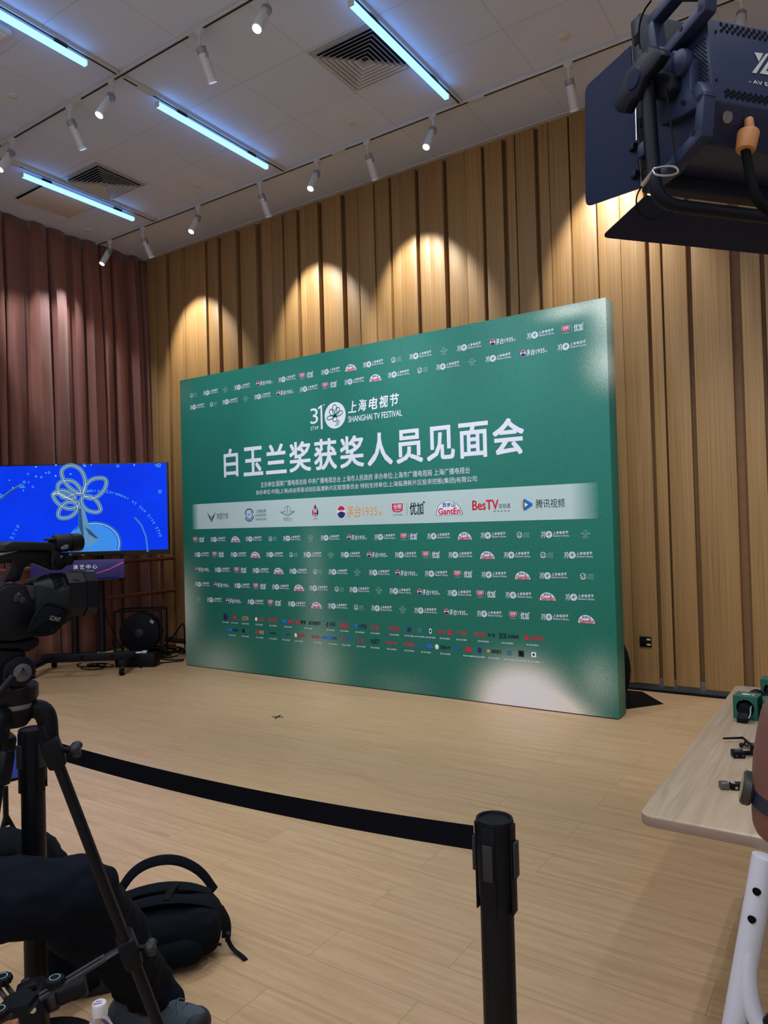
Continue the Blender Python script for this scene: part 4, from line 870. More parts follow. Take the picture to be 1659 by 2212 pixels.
def leg_side(y, s):
    xm = 0.03
    for sx, x in ((-1, -0.20), (1, 0.26-0.30+0.0)): pass
    MB().box((xm-0.10, y, TBZ-0.034), (0.44, 0.06, 0.016), 0.004).build('leg_bracket', M_BLACKM, tb)
ta = at(1655, 1846, 1.86); la = on(1652, 1850, 2, TBZ-0.03); lb = at(1588, 2212, la.dot(FW)-EYE.dot(FW)+0.0)
def legs(y0, s):
    x0 = la.x; yy = y0
    dirv = (lb-la).normalized()
    top = Vector((x0, yy, TBZ-0.03)); sc = (TBZ-0.06)/-dirv.z
    bot = top+Vector((dirv.x, s*abs(dirv.y), dirv.z))*sc
    MB().tube([top, bot], 0.0265, 14).build('leg', M_LEG, tb)
    for f in (0.10, 0.19):
        p = top+(bot-top)*f; out = (EYE-p).normalized(); MB().cyl(p+Vector((-0.0, -0.020*1, 0)), p+Vector((-0.004, -0.0285, 0.0)), 0.0085, n=14).build('hole_plug', M_RUBBER, tb)
    x2 = TBX1+0.10; top2 = Vector((x2-0.18, yy, TBZ-0.03)); bot2 = Vector((x2-0.12, bot.y, bot.z))
    MB().tube([top2, bot2], 0.0265, 14).build('leg', M_LEG, tb)
    MB().box(((bot.x+bot2.x)/2, bot.y, 0.022), (abs(bot2.x-bot.x)+0.2, 0.05, 0.03), 0.008).build('foot_bar', M_LEG, tb)
    c = top+(bot-top)*0.40; d2 = (bot-top).normalized()
    MB().tube([top+(bot-top)*0.22, c+Vector((0.006, -0.014, 0)), c+d2*0.10+Vector((0.05, -0.014, 0)), c+d2*0.13+Vector((0.14, -0.010, 0)), Vector((top2.x, yy, (c+d2*0.13).z))], 0.020, 14, smooth=3).build('brace', M_LEG, tb)
legs(la.y, -1); legs(TBY1-0.25, 1)
# ---------------------------------------------------------------- things on the table
M_CUBE = mat('green_flag_cube', (22, 92, 74), 0.5, 0, 0.05)
def microphone(cx, cy, rz, label, led=True):
    t = thing('microphone', label, 'microphone', (cx, cy, TBZ), rz, 'microphones with green cubes on the table', world=False)
    s = 0.082
    q = MB(); hole = 0.030                                      # box with a round opening in its near and far faces
    n = 32; z0, z1 = 0.001, 0.001+s
    for y, fl_ in ((-s/2, 1), (s/2, -1)):
        vs, fs = [], []
        for k2 in range(n):
            a = 2*math.pi*k2/n; ca, sa = math.cos(a), math.sin(a); m_ = max(abs(ca), abs(sa))
            vs += [(hole*ca, y, z0+s/2+hole*sa), (s/2*ca/m_, y, z0+s/2+s/2*sa/m_)]
        for k2 in range(n): a, b2 = 2*k2, 2*((k2+1) % n); fs.append((a, b2, b2+1, a+1)[::fl_])
        q.faces(vs, fs)
    q.faces([(-s/2, -s/2, z0), (s/2, -s/2, z0), (s/2, s/2, z0), (-s/2, s/2, z0)], [(3, 2, 1, 0)]); q.faces([(-s/2, -s/2, z1), (s/2, -s/2, z1), (s/2, s/2, z1), (-s/2, s/2, z1)], [(0, 1, 2, 3)])
    q.faces([(-s/2, -s/2, z0), (-s/2, s/2, z0), (-s/2, s/2, z1), (-s/2, -s/2, z1)], [(3, 2, 1, 0)]); q.faces([(s/2, -s/2, z0), (s/2, s/2, z0), (s/2, s/2, z1), (s/2, -s/2, z1)], [(0, 1, 2, 3)])
    cube = q.build('flag_cube', M_CUBE, t)
    M = Matrix.Translation((0, 0, z1+0.0006)) @ Matrix.Rotation(math.pi, 4, 'Z')
    q = MB().use(M_INKW); q.text('31', M @ Matrix.Translation((-0.024, -0.006, 0)), 0.016, 0.016, bold=0.02); q.disc((0.006, 0.002), 0.013, 0.009, M, 20); q.text('STVF', M @ Matrix.Translation((-0.024, -0.018, 0)), 0.007, 0.045, bold=0.02)
    q.build('emblem', None, cube, None)
    zc = z0+s/2
    q = MB().cyl((0, 0.03, zc), (0, -s/2-0.012, zc-0.004), 0.027, 0.0225, n=24, bev=0.002).cyl((0, 0.03, zc), (0, 0.13, zc), 0.026, 0.031, n=24, bev=0.003)
    q.build('handle', M_BLACKM, t)
    MB().ball((0, 0.155, zc), (0.030, 0.036, 0.030), 20).build('windshield', M_CLOTH, t)
    MB().hull([(-0.017, -0.045, zc+0.004), (0.017, -0.045, zc+0.004), (-0.017, -0.10, 0.018), (0.017, -0.10, 0.018), (-0.017, -0.045, zc-0.030), (0.017, -0.045, zc-0.030), (-0.017, -0.10, 0.001), (0.017, -0.10, 0.001)], 0.002).build('transmitter', M_BLACK, t)
    MB().tube([(0.018, -0.03, zc+0.008), (0.024, -0.07, zc+0.006), (0.026, -0.085, zc-0.012), (0.020, -0.09, zc-0.024)], 0.0025, 8, smooth=2).build('antenna_lead', mat('grey_lead', (150, 160, 168), 0.5), t)
    if led: MB().ball((0.0195, -0.075, zc-0.022), 0.0022, 8).build('led', mat('blue_led', (20, 40, 200), 0.4, 0, 0, emit=(0.05, 0.15, 1.0), es=3.0), t)
    return t
for (px, py), rz, lab in (((1612, 1556), -0.08, 'black microphone in a green cube with a white emblem, leftmost of three on the table'), ((1674, 1568), 0.12, 'black microphone in green cube half cut by the picture edge, front right'),
                          ((1669, 1516), -0.05, 'microphone with green cube at the far end of the table, behind the other two')):
    c = fl(px, py, TBZ); microphone(c.x, c.y+0.05, rz, lab)
def onb(px, py, dz=0.0): return fl(px, py, TBZ)+Vector((0, 0, dz))
M_GREYTOP = mat('worn_grey_metal', (96, 92, 88), 0.4, 0.4)
c = onb(1634, 1622); L = Matrix.Translation(c) @ Matrix.Rotation(0.35, 4, 'Z')
t = thing('wireless_transmitter', 'black wireless transmitter with stick antenna on the table below the microphones', 'transmitter', c)
MB().box((0.012, 0, 0.011), (0.064, 0.03, 0.021), 0.004, L).build('housing', M_BLACK, t); MB().box((0.012, 0, 0.0222), (0.05, 0.022, 0.001), 0, L).build('top_plate', M_GREYTOP, t)
MB().tube([c+Vector((-0.018, 0, 0.018)), onb(1605, 1603, 0.014), onb(1562, 1603, 0.012)], (0.005, 0.0042, 0.003), 10).build('antenna', M_BLACK, t)
MB().tube([c+Vector((-0.02, -0.004, 0.012)), onb(1598, 1613, 0.012), onb(1600, 1619, 0.006), onb(1606, 1616, 0.010), onb(1612, 1611, 0.015)], 0.0032, 8, smooth=2).build('looped_lead', M_BLACK, t)
MB().box((-0.0215, 0, 0.011), (0.003, 0.022, 0.014), 0.001, L).build('socket_grille', M_STEEL, t)
c = onb(1597, 1638); L = Matrix.Translation(c) @ Matrix.Rotation(0.45, 4, 'Z')
t = thing('wireless_receiver', 'small square black receiver with two bright dots lying on the table', 'receiver', c)
MB().box((0, 0.012, 0.0105), (0.034, 0.034, 0.021), 0.003, L).build('housing', M_BLACK, t); MB().box((0, 0.014, 0.0213), (0.016, 0.012, 0.0006), 0, L).build('display', M_GREYTOP, t)
for dx in (-0.009, 0.009): MB().cyl(L @ Vector((dx, -0.0045, 0.009)), L @ Vector((dx, -0.006, 0.009)), 0.0016, n=10).build('socket', M_STEEL, t)
MB().tube([L @ Vector((0.018, 0.02, 0.010)), L @ Vector((0.05, 0.022, 0.010)), L @ Vector((0.075, 0.015, 0.010))], 0.007, 10).build('plug', M_RUBBER, t)
c = onb(1566, 1706); L = Matrix.Translation(c) @ Matrix.Rotation(0.42, 4, 'Z')
t = thing('pocket_recorder', 'small grey and black pocket recorder lying on the table beside the wrist watch', 'recorder', c)
MB().box((0, 0.008, 0.0095), (0.024, 0.026, 0.019), 0.004, L).build('head_block', M_GREYTOP, t); MB().box((0.036, 0.006, 0.0095), (0.042, 0.024, 0.018), 0.003, L).build('body_block', M_BLACK, t)
MB().cyl(L @ Vector((0.028, -0.006, 0.008)), L @ Vector((0.028, -0.0075, 0.008)), 0.004, n=16).build('button', M_STEEL, t); MB().box((0.022, 0.006, 0.0188), (0.010, 0.016, 0.0006), 0, L).build('display', mat('pale_display', (150, 166, 190), 0.3), t)
# ---------------------------------------------------------------- studio light, upper right
LT = 1.30; O = at(1536, 155, LT)
la_, ti = math.radians(50.7), math.radians(3.0)
LX = Vector((math.cos(la_), math.sin(la_), 0)); LF0 = Vector((-math.sin(la_), math.cos(la_), 0)); LF = LF0*math.cos(ti)-Vector((0, 0, 1))*math.sin(ti); LZ = LX.cross(LF)
LM = Matrix((LX, LF, LZ)).transposed().to_4x4(); LM.translation = O; LMI = LM.inverted()
def LP(px, py, ax, v):                                          # local point of the lamp on its plane axis = v, from zoom pixels
    px, py = 1160+px/3.3246, py/3.3246
    o = LMI @ EYE; q = LMI.to_3x3() @ ray(px, py); return o+q*((v-o[ax])/q[ax])
M_LAMP = mat('blue_grey_cast_metal', (38, 47, 76), 0.42, 0.0, 0.06, spec=0.3); M_LAMPK = mat('black_cast_metal', (14, 18, 31), 0.45, 0.0, 0.06, spec=0.2); M_FLAP = mat('navy_black_sheet', (17, 28, 58), 0.5, 0.0, 0.05, spec=0.12)
sl = thing('studio_light', 'large dark studio light with barn doors hanging into the upper right corner', 'studio light', (O+LX*0.30+LF*0.09)*1.0)
zt, zb = LP(1250, 128, 1, 0).z, LP(1250, 640, 1, 0).z; zl = LP(1250, 905, 1, 0).z; DEP = 0.165; WX = 0.60
zfb = LP(900, 1345, 1, DEP).z; zft = LP(712, 128, 1, DEP+0.015).z
case = MB().hull([(0, 0, zt), (WX, 0, zt), (0, 0, zb-0.02), (WX, 0, zb-0.02), (0, 0.05, zl), (WX, 0.05, zl), (0, DEP, zt), (WX, DEP, zt), (0, DEP, zfb+0.03), (WX, DEP, zfb+0.03)], 0.003, LM).build('rear_housing', M_LAMP, sl)
MB().span((-0.012, DEP, zfb), (WX+0.012, DEP+0.030, zft), 0.003, LM).build('front_frame', M_LAMPK, sl)
MB().span((0.01, DEP+0.030, zfb+0.02), (WX-0.01, DEP+0.034, zft-0.02), 0, LM).build('diffuser_panel', mat('pale_diffuser', (220, 222, 224), 0.5), sl)
# slots in the frame's side
for a in (0.12, 0.36, 0.62, 0.84): MB().span((-0.0135, DEP+0.004, zfb+(zft-zfb)*a), (-0.011, DEP+0.020, zfb+(zft-zfb)*a+0.020), 0, LM).build('frame_slot', M_RUBBER, sl)
MB().box((-0.017, DEP+0.012, zfb+(zft-zfb)*0.22), (0.010, 0.020, 0.028), 0.002, LM).build('frame_catch', M_LAMP, sl)
# perforated vents
def holes(x0, x1, z0, z1, nx, nz, plane):
    q = MB()
    for j in range(nz):
        for i in range(nx):
            u = x0+(x1-x0)*(i+0.5*(j % 2))/nx; v = z0+(z1-z0)*(j+0.5)/nz; r_ = abs(x1-x0)/nx*0.30
            if plane == 'b': q.faces([(u+r_*math.cos(a), -0.0006, v+r_*math.sin(a)) for a in [math.pi/3*k2 for k2 in range(6)]], [(0, 1, 2, 3, 4, 5)], LM)
            else: q.faces([(-0.0006, u+r_*math.cos(a), v+r_*math.sin(a)) for a in [math.pi/3*k2 for k2 in range(6)]], [(5, 4, 3, 2, 1, 0)], LM)
    return q
a, b2 = LP(1350, 615, 1, 0), LP(1350, 700, 1, 0); holes(a.x, WX-0.05, b2.z, a.z-0.006, 42, 4, 'b').build('vent_holes', M_RUBBER, case)
a = LP(1350, 150, 1, 0); holes(0.03, WX-0.05, zt-0.024, zt-0.005, 42, 3, 'b').build('vent_holes', M_RUBBER, case)
holes(0.008, 0.062, zb-0.005, zt-0.03, 9, 26, 's').build('vent_holes', M_RUBBER, case)
# logo on the back
q = MB().use(mat('pale_print', (196, 198, 196), 0.5, 0, 0))
def BK(px, py): p = LP(px, py, 1, 0); return (p.x, -0.0012, p.z)
for poly in (((1557, 378), (1622, 386), (1590, 447)), ((1642, 386), (1662, 389), (1570, 530), (1540, 524)), ((1690, 392), (1716, 396), (1640, 512), (1720, 528), (1706, 550), (1596, 530))):
    q.faces([BK(*p) for p in poly], [tuple(range(len(poly)))] if len(poly) < 6 else [(0, 1, 2, 5), (2, 3, 4, 5)], LM)
p = LP(1518, 572, 1, 0); q.text('- AV EQUIPMENT -', LM @ Matrix.Translation((p.x, -0.0012, p.z-0.008)) @ Matrix.Rotation(math.pi/2, 4, 'X'), 0.0085, 0.135, bold=0.02)
q.build('printed_logo', None, case, None)
for px, py in ((1282, 228), (1288, 576)):
    p = LP(px, py, 1, 0); MB().cyl(LM @ Vector((p.x, 0.001, p.z)), LM @ Vector((p.x, -0.002, p.z)), 0.0025, n=12).build('screw', M_LAMPK, sl)
# side bracket with looped handles
XS = -0.022
def SD(px, py, x=XS): p = LP(px, py, 0, x); return (p.y, p.z)
SM = LM @ Matrix(((0, 0, -1, 0), (1, 0, 0, 0), (0, 1, 0, 0), (0, 0, 0, 1)))  # local xy -> lamp y,z ; local z -> -x
def sbar(pts, w_, name='handle_loop', m=None, x0=0.0, x1=0.026):
    q = MB()
    P = [Vector(SD(*p)) for p in pts]
    for a, c in zip(P, P[1:]):
        d = (c-a).normalized(); n2 = Vector((-d.y, d.x))*w_/2; e = d*w_*0.35
        q.prism([tuple(a-e+n2), tuple(a-e-n2), tuple(c+e-n2), tuple(c+e+n2)], x0, x1, SM, 0.003)
    return q.build(name, m or M_LAMP, sl)
sbar([(850, 400), (815, 150), (985, -50), (1195, -55), (1190, 60), (905, 400)], 0.022)
sbar([(1150, 640), (1185, 700), (1165, 960), (960, 1200), (850, 1285)], 0.022)
MB().prism([SD(*p) for p in ((835, 330), (900, 330), (1050, 375), (1100, 420), (1100, 640), (1180, 655), (1165, 760), (1000, 850), (885, 905), (840, 800))], 0.0, 0.022, SM, 0.003).build('hub_plate', M_LAMP, sl)
c = SD(930, 520); MB().cyl(SM @ Vector((*c, 0.02)), SM @ Vector((*c, 0.040)), 0.032, n=32, bev=0.003).build('pivot_boss', M_LAMP, sl)
c = SD(1045, 460); MB().cyl(SM @ Vector((*c, 0.018)), SM @ Vector((*c, 0.034)), 0.024, n=28, bev=0.004).build('pivot_lobe', M_LAMP, sl)
for px, py in ((1045, 210), (1058, 738), (1128, 962)):
    c = SD(px, py); MB().cyl(SM @ Vector((*c, 0.0255)), SM @ Vector((*c, 0.0275)), 0.0045, n=14).build('bracket_screw', M_LAMPK, sl)
# yoke, clamp lever
py_ = SD(905, 560)[0]; zy = LP(1000, 1480, 1, py_).z; zp = SD(905, 540)[1]; XY = -0.058
MB().tube([LM @ Vector(p) for p in ((XY, py_, zp), (XY, py_, zy+0.09), (XY, py_, zy+0.02), (XY+0.03, py_, zy), (XY+0.10, py_, zy), (WX+0.02, py_, zy), (WX-XY, py_, zy+0.02), (WX-XY, py_, zy+0.09), (WX-XY, py_, zp))], 0.0125, 14, smooth=3).build('yoke', M_LAMPK, sl)
MB().prism([SD(px, py, -0.05) for px, py in ((700, 480), (850, 490), (940, 520), (950, 620), (900, 710), (720, 700))], 0.018, 0.045, SM, 0.006).build('clamp_block', M_LAMPK, sl)
lev = MB().prism([SD(px, py, -0.09) for px, py in ((515, 745), (560, 655), (600, 520), (775, 318), (850, 345), (870, 385), (815, 470), (735, 560), (690, 690), (640, 720), (600, 805), (545, 800))], 0.060, 0.082, SM, 0.004).build('tilt_lever', M_LAMPK, sl)
c = SD(640, 555, -0.10); Mo = SM @ Matrix.Translation((c[0], c[1], 0.080)); MB().lathe([(0, 0.006), (0.018, 0.005), (0.023, 0.0)], Mo, 28).build('lever_cap', M_FLAP, lev)
p1, p2 = SM @ Vector((*SD(860, 590), 0.02)), SM @ Vector((*SD(660, 580, -0.08), 0.065)); MB().cyl(p1, p2, 0.012, n=18).build('lever_bolt', M_LAMPK, sl)
# barn doors
def door(pts, name):
    """A sheet with rounded outer corners through four room points (inner a, inner b, outer c, outer d)."""
    a, b2, c, d = pts; n2 = (b2-a).cross(d-a).normalized()*0.0012
    def rc(p, pa, pb, r_=0.018): u, v = (pa-p).normalized()*r_, (pb-p).normalized()*r_; return [p+u*(1-s)**2+v*s**2 for s in (0, 0.25, 0.5, 0.75, 1)]
    out = [a, b2]+rc(c, b2, d)+rc(d, c, a); k2 = len(out)
    return MB().faces([p+n2 for p in out]+[p-n2 for p in out], [tuple(range(k2)), tuple(range(2*k2-1, k2-1, -1))]+[(i, i+k2, (i+1) % k2+k2, (i+1) % k2) for i in range(k2)]).build(name, M_FLAP, sl)
zpx = lambda x, y, t: at(1160+x/3.3246, y/3.3246, t)
t_h = (LM @ Vector((-0.012, DEP+0.03, 0))-EYE).dot(FW)
door((LM @ Vector((-0.012, DEP+0.032, LP(712, 335, 1, DEP+0.032).z)), LM @ Vector((-0.012, DEP+0.032, zfb+0.012)), zpx(352, 1487, t_h+0.145), zpx(347, 628, t_h+0.145)), 'barn_door')
h0, h1 = LM @ Vector((0.0, DEP+0.033, zfb-0.002)), LM @ Vector((WX, DEP+0.033, zfb-0.002))
o0 = zpx(462, 1702, t_h+0.12); o1 = o0+LX*(WX+0.14)
door((h1, h0, o0, o1), 'barn_door')
for a in (0.28, 0.12): MB().box((-0.016, DEP+0.040, zfb+(zft-zfb)*a), (0.014, 0.016, 0.014), 0.002, LM).build('door_hinge', M_LAMPK, sl)
# safety wire with snap hook, thin leads
w1 = SM @ Vector((*SD(825, 590, -0.075), 0.045)); hk = zpx(1005, 1215, LT-0.02)
MB().tube([w1, hk], 0.0016, 6).build('safety_wire', M_RUBBER, sl)
h2 = zpx(828, 1225, LT-0.015)
MB().tube([hk+Vector((0, 0, 0.003)), zpx(1018, 1240, LT-0.02), zpx(960, 1262, LT-0.02), zpx(850, 1258, LT-0.018), h2, zpx(850, 1205, LT-0.018), zpx(960, 1190, LT-0.02)], 0.0019, 8, closed=True, smooth=2).build('snap_hook', M_STEEL, sl)
MB().tube([h2, zpx(790, 1290, LT), zpx(755, 1335, LT+0.01)], (0.0016, 0.004, 0.004), 8).build('wire_ferrule', M_STEEL, sl)
MB().tube([zpx(755, 1335, LT+0.01), zpx(715, 1400, LT+0.02), zpx(712, 1480, LT+0.03), zpx(745, 1550, LT+0.04), zpx(820, 1575, LT+0.05), zpx(900, 1560, LT+0.06), zpx(975, 1515, LT+0.04), zpx(1010, 1490, LT+0.0)], 0.0015, 6, smooth=2).build('safety_wire', M_RUBBER, sl)
MB().tube([zpx(820, 5, LT), zpx(770, 70, LT+0.02), zpx(735, 170, LT+0.04), zpx(730, 270, LT+0.05), zpx(742, 350, LT+0.05)], 0.0018, 6, smooth=2).build('thin_lead', M_RUBBER, sl)
MB().tube([zpx(711, 690, t_h-0.01), zpx(720, 1010, t_h-0.01)], 0.0030, 8).build('steel_rod', M_STEEL, sl)
# orange plug and lead on the underside
M_ORANGE = mat('orange_plug_plastic', (190, 128, 76), 0.5, 0, 0.1)
pl0 = zpx(1520, 850, LT+0.03)
pg = MB().cyl(pl0, zpx(1528, 940, LT+0.028), 0.0075, 0.009, n=16, bev=0.002).cyl(zpx(1520, 945, LT+0.028), zpx(1497, 1085, LT+0.025), 0.0195, 0.017, n=22, bev=0.004).build('power_plug', M_ORANGE, sl)
MB().tube([zpx(1497, 1080, LT+0.025), zpx(1515, 1180, LT+0.024), zpx(1535, 1290, LT+0.02), zpx(1570, 1420, LT+0.015), zpx(1640, 1510, LT+0.02), zpx(1760, 1560, LT+0.05)], 0.0085, 10, smooth=2).build('power_lead', M_RUBBER, sl)
p = LP(1345, 835, 1, 0.02); MB().cyl(LM @ Vector((p.x, 0.03, p.z)), LM @ Vector((p.x, 0.012, p.z-0.006)), 0.011, n=18).build('socket_ring', mat('dull_steel', (120, 116, 112), 0.4, 0.8), sl)
# stand
q0 = LM @ Vector((WX/2, py_, zy))
st = MB().cyl((q0.x, q0.y, 0.55), (q0.x, q0.y, q0.z), 0.014, n=18).cyl((q0.x, q0.y, 0.12), (q0.x, q0.y, 1.3), 0.019, n=18).build('stand_pole', M_BLACKM, sl)
for k2 in range(3):
    a = 0.4+k2*2*math.pi/3; MB().tube([(q0.x, q0.y, 0.62), (q0.x+0.42*math.cos(a), q0.y-0.0+0.42*math.sin(a), 0.012)], 0.011, 10).build('stand_leg', M_BLACKM, sl)
# ---------------------------------------------------------------- camcorder on its tripod, left foreground
CT = 1.42; caz = math.radians(80)
CA = Vector((math.cos(caz), math.sin(caz), 0)); CU = Vector((0, 0, 1)); CS = CA.cross(CU)
CO = at(116.7, 1314.7, CT)
CM = Matrix((CA, CU, CS)).transposed().to_4x4(); CM.translation = CO; CMI = CM.inverted()
def K(px, py, z=0.05):                                          # zoom pixels of the camcorder view -> local (x forward, y up) on the side plane z
    o = CMI @ EYE; q = CMI.to_3x3() @ ray(px/5.143, 1130+py/5.143); p = o+q*((z-o.z)/q.z); return (p.x, p.y)
def KP(pts, z=0.05): return [K(a, b2, z) for a, b2 in pts]
M_CAM = mat('camcorder_black', (12, 14, 20), 0.42, 0, 0.12, 80, spec=0.22); M_CAM2 = mat('camcorder_dark_olive', (19, 22, 24), 0.5, 0, 0.12, 90, spec=0.25); M_GLASS = mat('coated_lens_glass', (12, 14, 26), 0.05, 0, 0, spec=0.8)
cc = thing('camcorder', 'black professional camcorder on a tripod in the left foreground', 'camcorder', CO)
def kpr(name, pts, z0, z1, m=None, bev=0.004, ref=None): return MB().prism(KP(pts, z1 if ref is None else ref), z0, z1, CM, bev).build(name, m or M_CAM, cc)
body = kpr('body', [(-360, 740), (0, 745), (100, 682), (290, 682), (445, 850), (470, 900), (440, 1240), (200, 1310), (-360, 1330)], -0.045, 0.045, None, 0.005)
kpr('top_shoulder', [(280, 690), (375, 690), (455, 850), (345, 852)], 0.030, 0.0475, M_DKGREY, 0.002, 0.045)
grip = kpr('lens_housing', [(390, 700), (530, 700), (620, 742), (700, 736), (722, 690), (790, 688), (815, 720), (818, 1085), (735, 1128), (620, 1190), (440, 1230), (400, 1000)], -0.040, 0.052, M_CAM2, 0.007)
pad = MB().prism(KP([(480, 905), (560, 897), (660, 930), (735, 962), (748, 990), (700, 1085), (610, 1195), (530, 1228), (400, 1232), (345, 1215), (340, 1180), (385, 1060)], 0.080), 0.058, 0.080, CM, 0.009).build('hand_strap', M_CLOTH, cc)
q = MB().tube([CM @ Vector((*p, 0.074)) for p in KP([(478, 900), (560, 892), (665, 926), (742, 960), (755, 990), (705, 1090), (612, 1202), (530, 1235), (395, 1240), (338, 1218), (334, 1178), (380, 1058)], 0.074)], 0.0035, 8, closed=True, smooth=1).build('strap_piping', M_RUBBER, pad)
p0, p1 = K(548, 1075, 0.081), K(668, 1100, 0.081); dv = Vector((p1[0]-p0[0], p1[1]-p0[1]))
MB().use(mat('dull_grey_print', (120, 122, 122), 0.6, 0, 0)).text('SONY', CM @ Matrix.Translation((p0[0], p0[1], 0.0805)) @ Matrix.Rotation(math.atan2(dv.y, dv.x), 4, 'Z'), 0.0082, dv.length, bold=0.03).build('brand_lettering', None, pad, None)
# lens axis along x
ax_y = K(950, 770, 0.0)[1]; x_h0, x_h1 = K(800, 770, 0.05)[0], K(1095, 770, 0.052)[0]
LMx = CM @ Matrix.Translation((0, ax_y, 0)) @ Matrix(((0, 0, 1, 0), (1, 0, 0, 0), (0, 1, 0, 0), (0, 0, 0, 1)))   # local z along the lens axis
xb = K(440, 700, 0.0)[0]
MB().lathe([(0.036, xb-0.02), (0.040, xb), (0.042, xb+0.012), (0.040, xb+0.016), (0.041, x_h0-0.012), (0.043, x_h0-0.008), (0.043, x_h0+0.01), (0.0, x_h0+0.01)], LMx, 36).build('lens_barrel', M_CAM, cc)
rg = MB()
for k2 in range(40):
    a = 2*math.pi*k2/40; M = LMx @ Matrix.Rotation(a, 4, 'Z'); rg.span((0.0405, -0.0018, xb+0.022), (0.0432, 0.0018, xb+0.046), 0, M)
rg.lathe([(0.0402, xb+0.018), (0.0418, xb+0.020), (0.0418, xb+0.048), (0.0402, xb+0.050)], LMx, 36).build('zoom_ring', M_RUBBER, cc)
hy, hz = (K(1050, 510, 0.05)[1]-K(1050, 1010, 0.05)[1])/2, 0.052
def octo(hy_, hz_, ch): return [(-hz_+ch, -hy_), (hz_-ch, -hy_), (hz_, -hy_+ch), (hz_, hy_-ch), (hz_-ch, hy_), (-hz_+ch, hy_), (-hz_, hy_-ch), (-hz_, -hy_+ch)]
HM = CM @ Matrix.Translation((0, ax_y, 0)) @ Matrix(((0, 0, 1, 0), (0, 1, 0, 0), (-1, 0, 0, 0), (0, 0, 0, 1)))
q = MB()
secs = [(x_h0-0.004, 0.93), (x_h0+0.030, 0.96), (x_h1-0.022, 1.0), (x_h1, 0.98), (x_h1, 0.90), (x_h0+0.03, 0.70)]
vs, fs = [], []
for x, f in secs: vs += [(a, b2, x) for a, b2 in octo(hy*f, hz*f, 0.018*f)]
for i in range(len(secs)-1):
    for k2 in range(8): fs.append((i*8+k2, i*8+(k2+1) % 8, i*8+8+(k2+1) % 8, i*8+8+k2))
fs += [tuple(range(7, -1, -1)), tuple(range(40, 48))]
hood = q.faces(vs, fs, HM).build('lens_hood', M_CAM, cc, 25)
MB().lathe([(0.034, x_h0+0.031), (0.0, x_h0+0.036)], LMx, 32).build('front_glass', M_GLASS, cc)
MB().prism(KP([(815, 615), (860, 610), (890, 630), (890, 655), (830, 640)], 0.058), 0.052, 0.060, CM, 0.002).build('hood_latch', M_DKGREY, hood)
# handle, microphone, viewfinder bits
MB().prism(KP([(-360, 345), (0, 345), (140, 268), (430, 252), (590, 332), (640, 420), (640, 520), (575, 525), (365, 432), (280, 505), (232, 645), (40, 655), (140, 505), (130, 432), (0, 458), (-360, 470)], 0.012), -0.018, 0.012, CM, 0.005).build('top_handle', M_CAM, cc)
MB().prism(KP([(50, 240), (150, 200), (560, 212), (600, 240), (585, 318), (440, 300), (60, 318)], 0.028), -0.040, 0.028, CM, 0.004).build('folded_screen', M_CAM2, cc)
MB().prism(KP([(-360, 340), (-10, 338), (200, 300), (200, 312), (0, 362), (-360, 372)], 0.0135), 0.010, 0.0135, CM, 0.0005).build('silver_trim', M_GREYM, cc)
yv = K(800, 215, 0.0)[1]
VM = lambda x0: CM @ Matrix.Translation((0, yv, 0.010)) @ Matrix(((0, 0, 1, 0), (1, 0, 0, 0), (0, 1, 0, 0), (0, 0, 0, 1)))
xv0, xv1 = K(620, 215, 0.02)[0], K(925, 215, 0.02)[0]
MB().lathe([(0.0, xv0), (0.016, xv0), (0.0175, xv0+0.004), (0.0175, xv0+(xv1-xv0)*0.50), (0.0155, xv0+(xv1-xv0)*0.52), (0.0155, xv0+(xv1-xv0)*0.58), (0.0180, xv0+(xv1-xv0)*0.60), (0.0180, xv1-0.004), (0.0165, xv1), (0.013, xv1), (0.012, xv1-0.008), (0, xv1-0.008)], VM(0), 28).build('viewfinder', M_CAM, cc)
MB().prism(KP([(675, 270), (740, 235), (770, 245), (762, 285), (690, 300)], 0.030), 0.0265, 0.0295, CM, 0.001).build('viewfinder_window', mat('grey_window', (90, 96, 108), 0.3), cc)
MB().prism(KP([(555, 172), (620, 160), (655, 172), (640, 195), (560, 195)], 0.024), -0.010, 0.024, CM, 0.002).build('accessory_shoe', M_CAM2, cc)
MB().prism(KP([(575, 215), (660, 170), (690, 330), (800, 340), (805, 430), (690, 525), (575, 520), (560, 400)], 0.018), -0.018, 0.018, CM, 0.005).build('microphone_holder', M_CAM, cc)
for px, py in ((680, 442), (778, 415)):
    c = K(px, py, 0.03); MB().cyl(CM @ Vector((*c, 0.016)), CM @ Vector((*c, 0.028)), 0.0095, n=24, bev=0.002).build('clamp_knob', M_RUBBER, cc)
for px, py in ((690, 376), (788, 354)):
    c = K(px, py, 0.022); MB().ball(CM @ Vector((*c, 0.0185)), 0.0035, 10).build('screw', mat('brass_screw', (120, 110, 84), 0.4, 0.6), cc)
for px, py in ((190, 845), (258, 858)):
    c = K(px, py, 0.05); MB().cyl(CM @ Vector((*c, 0.044)), CM @ Vector((*c, 0.0485)), 0.0062, n=20, bev=0.001).build('input_socket', M_DKGREY, cc)
c = K(165, 805, 0.0455); MB().use(mat('dull_white_print', (110, 112, 120), 0.6, 0, 0)).stroke([(c[0]+0.001, c[1]+0.001), (c[0]+0.011, c[1]+0.001)], 0.0012, CM, 0.0458).stroke([(c[0]+0.006, c[1]+0.003), (c[0]+0.006, c[1]+0.005)], 0.004, CM, 0.0458).build('socket_mark', None, body, None)
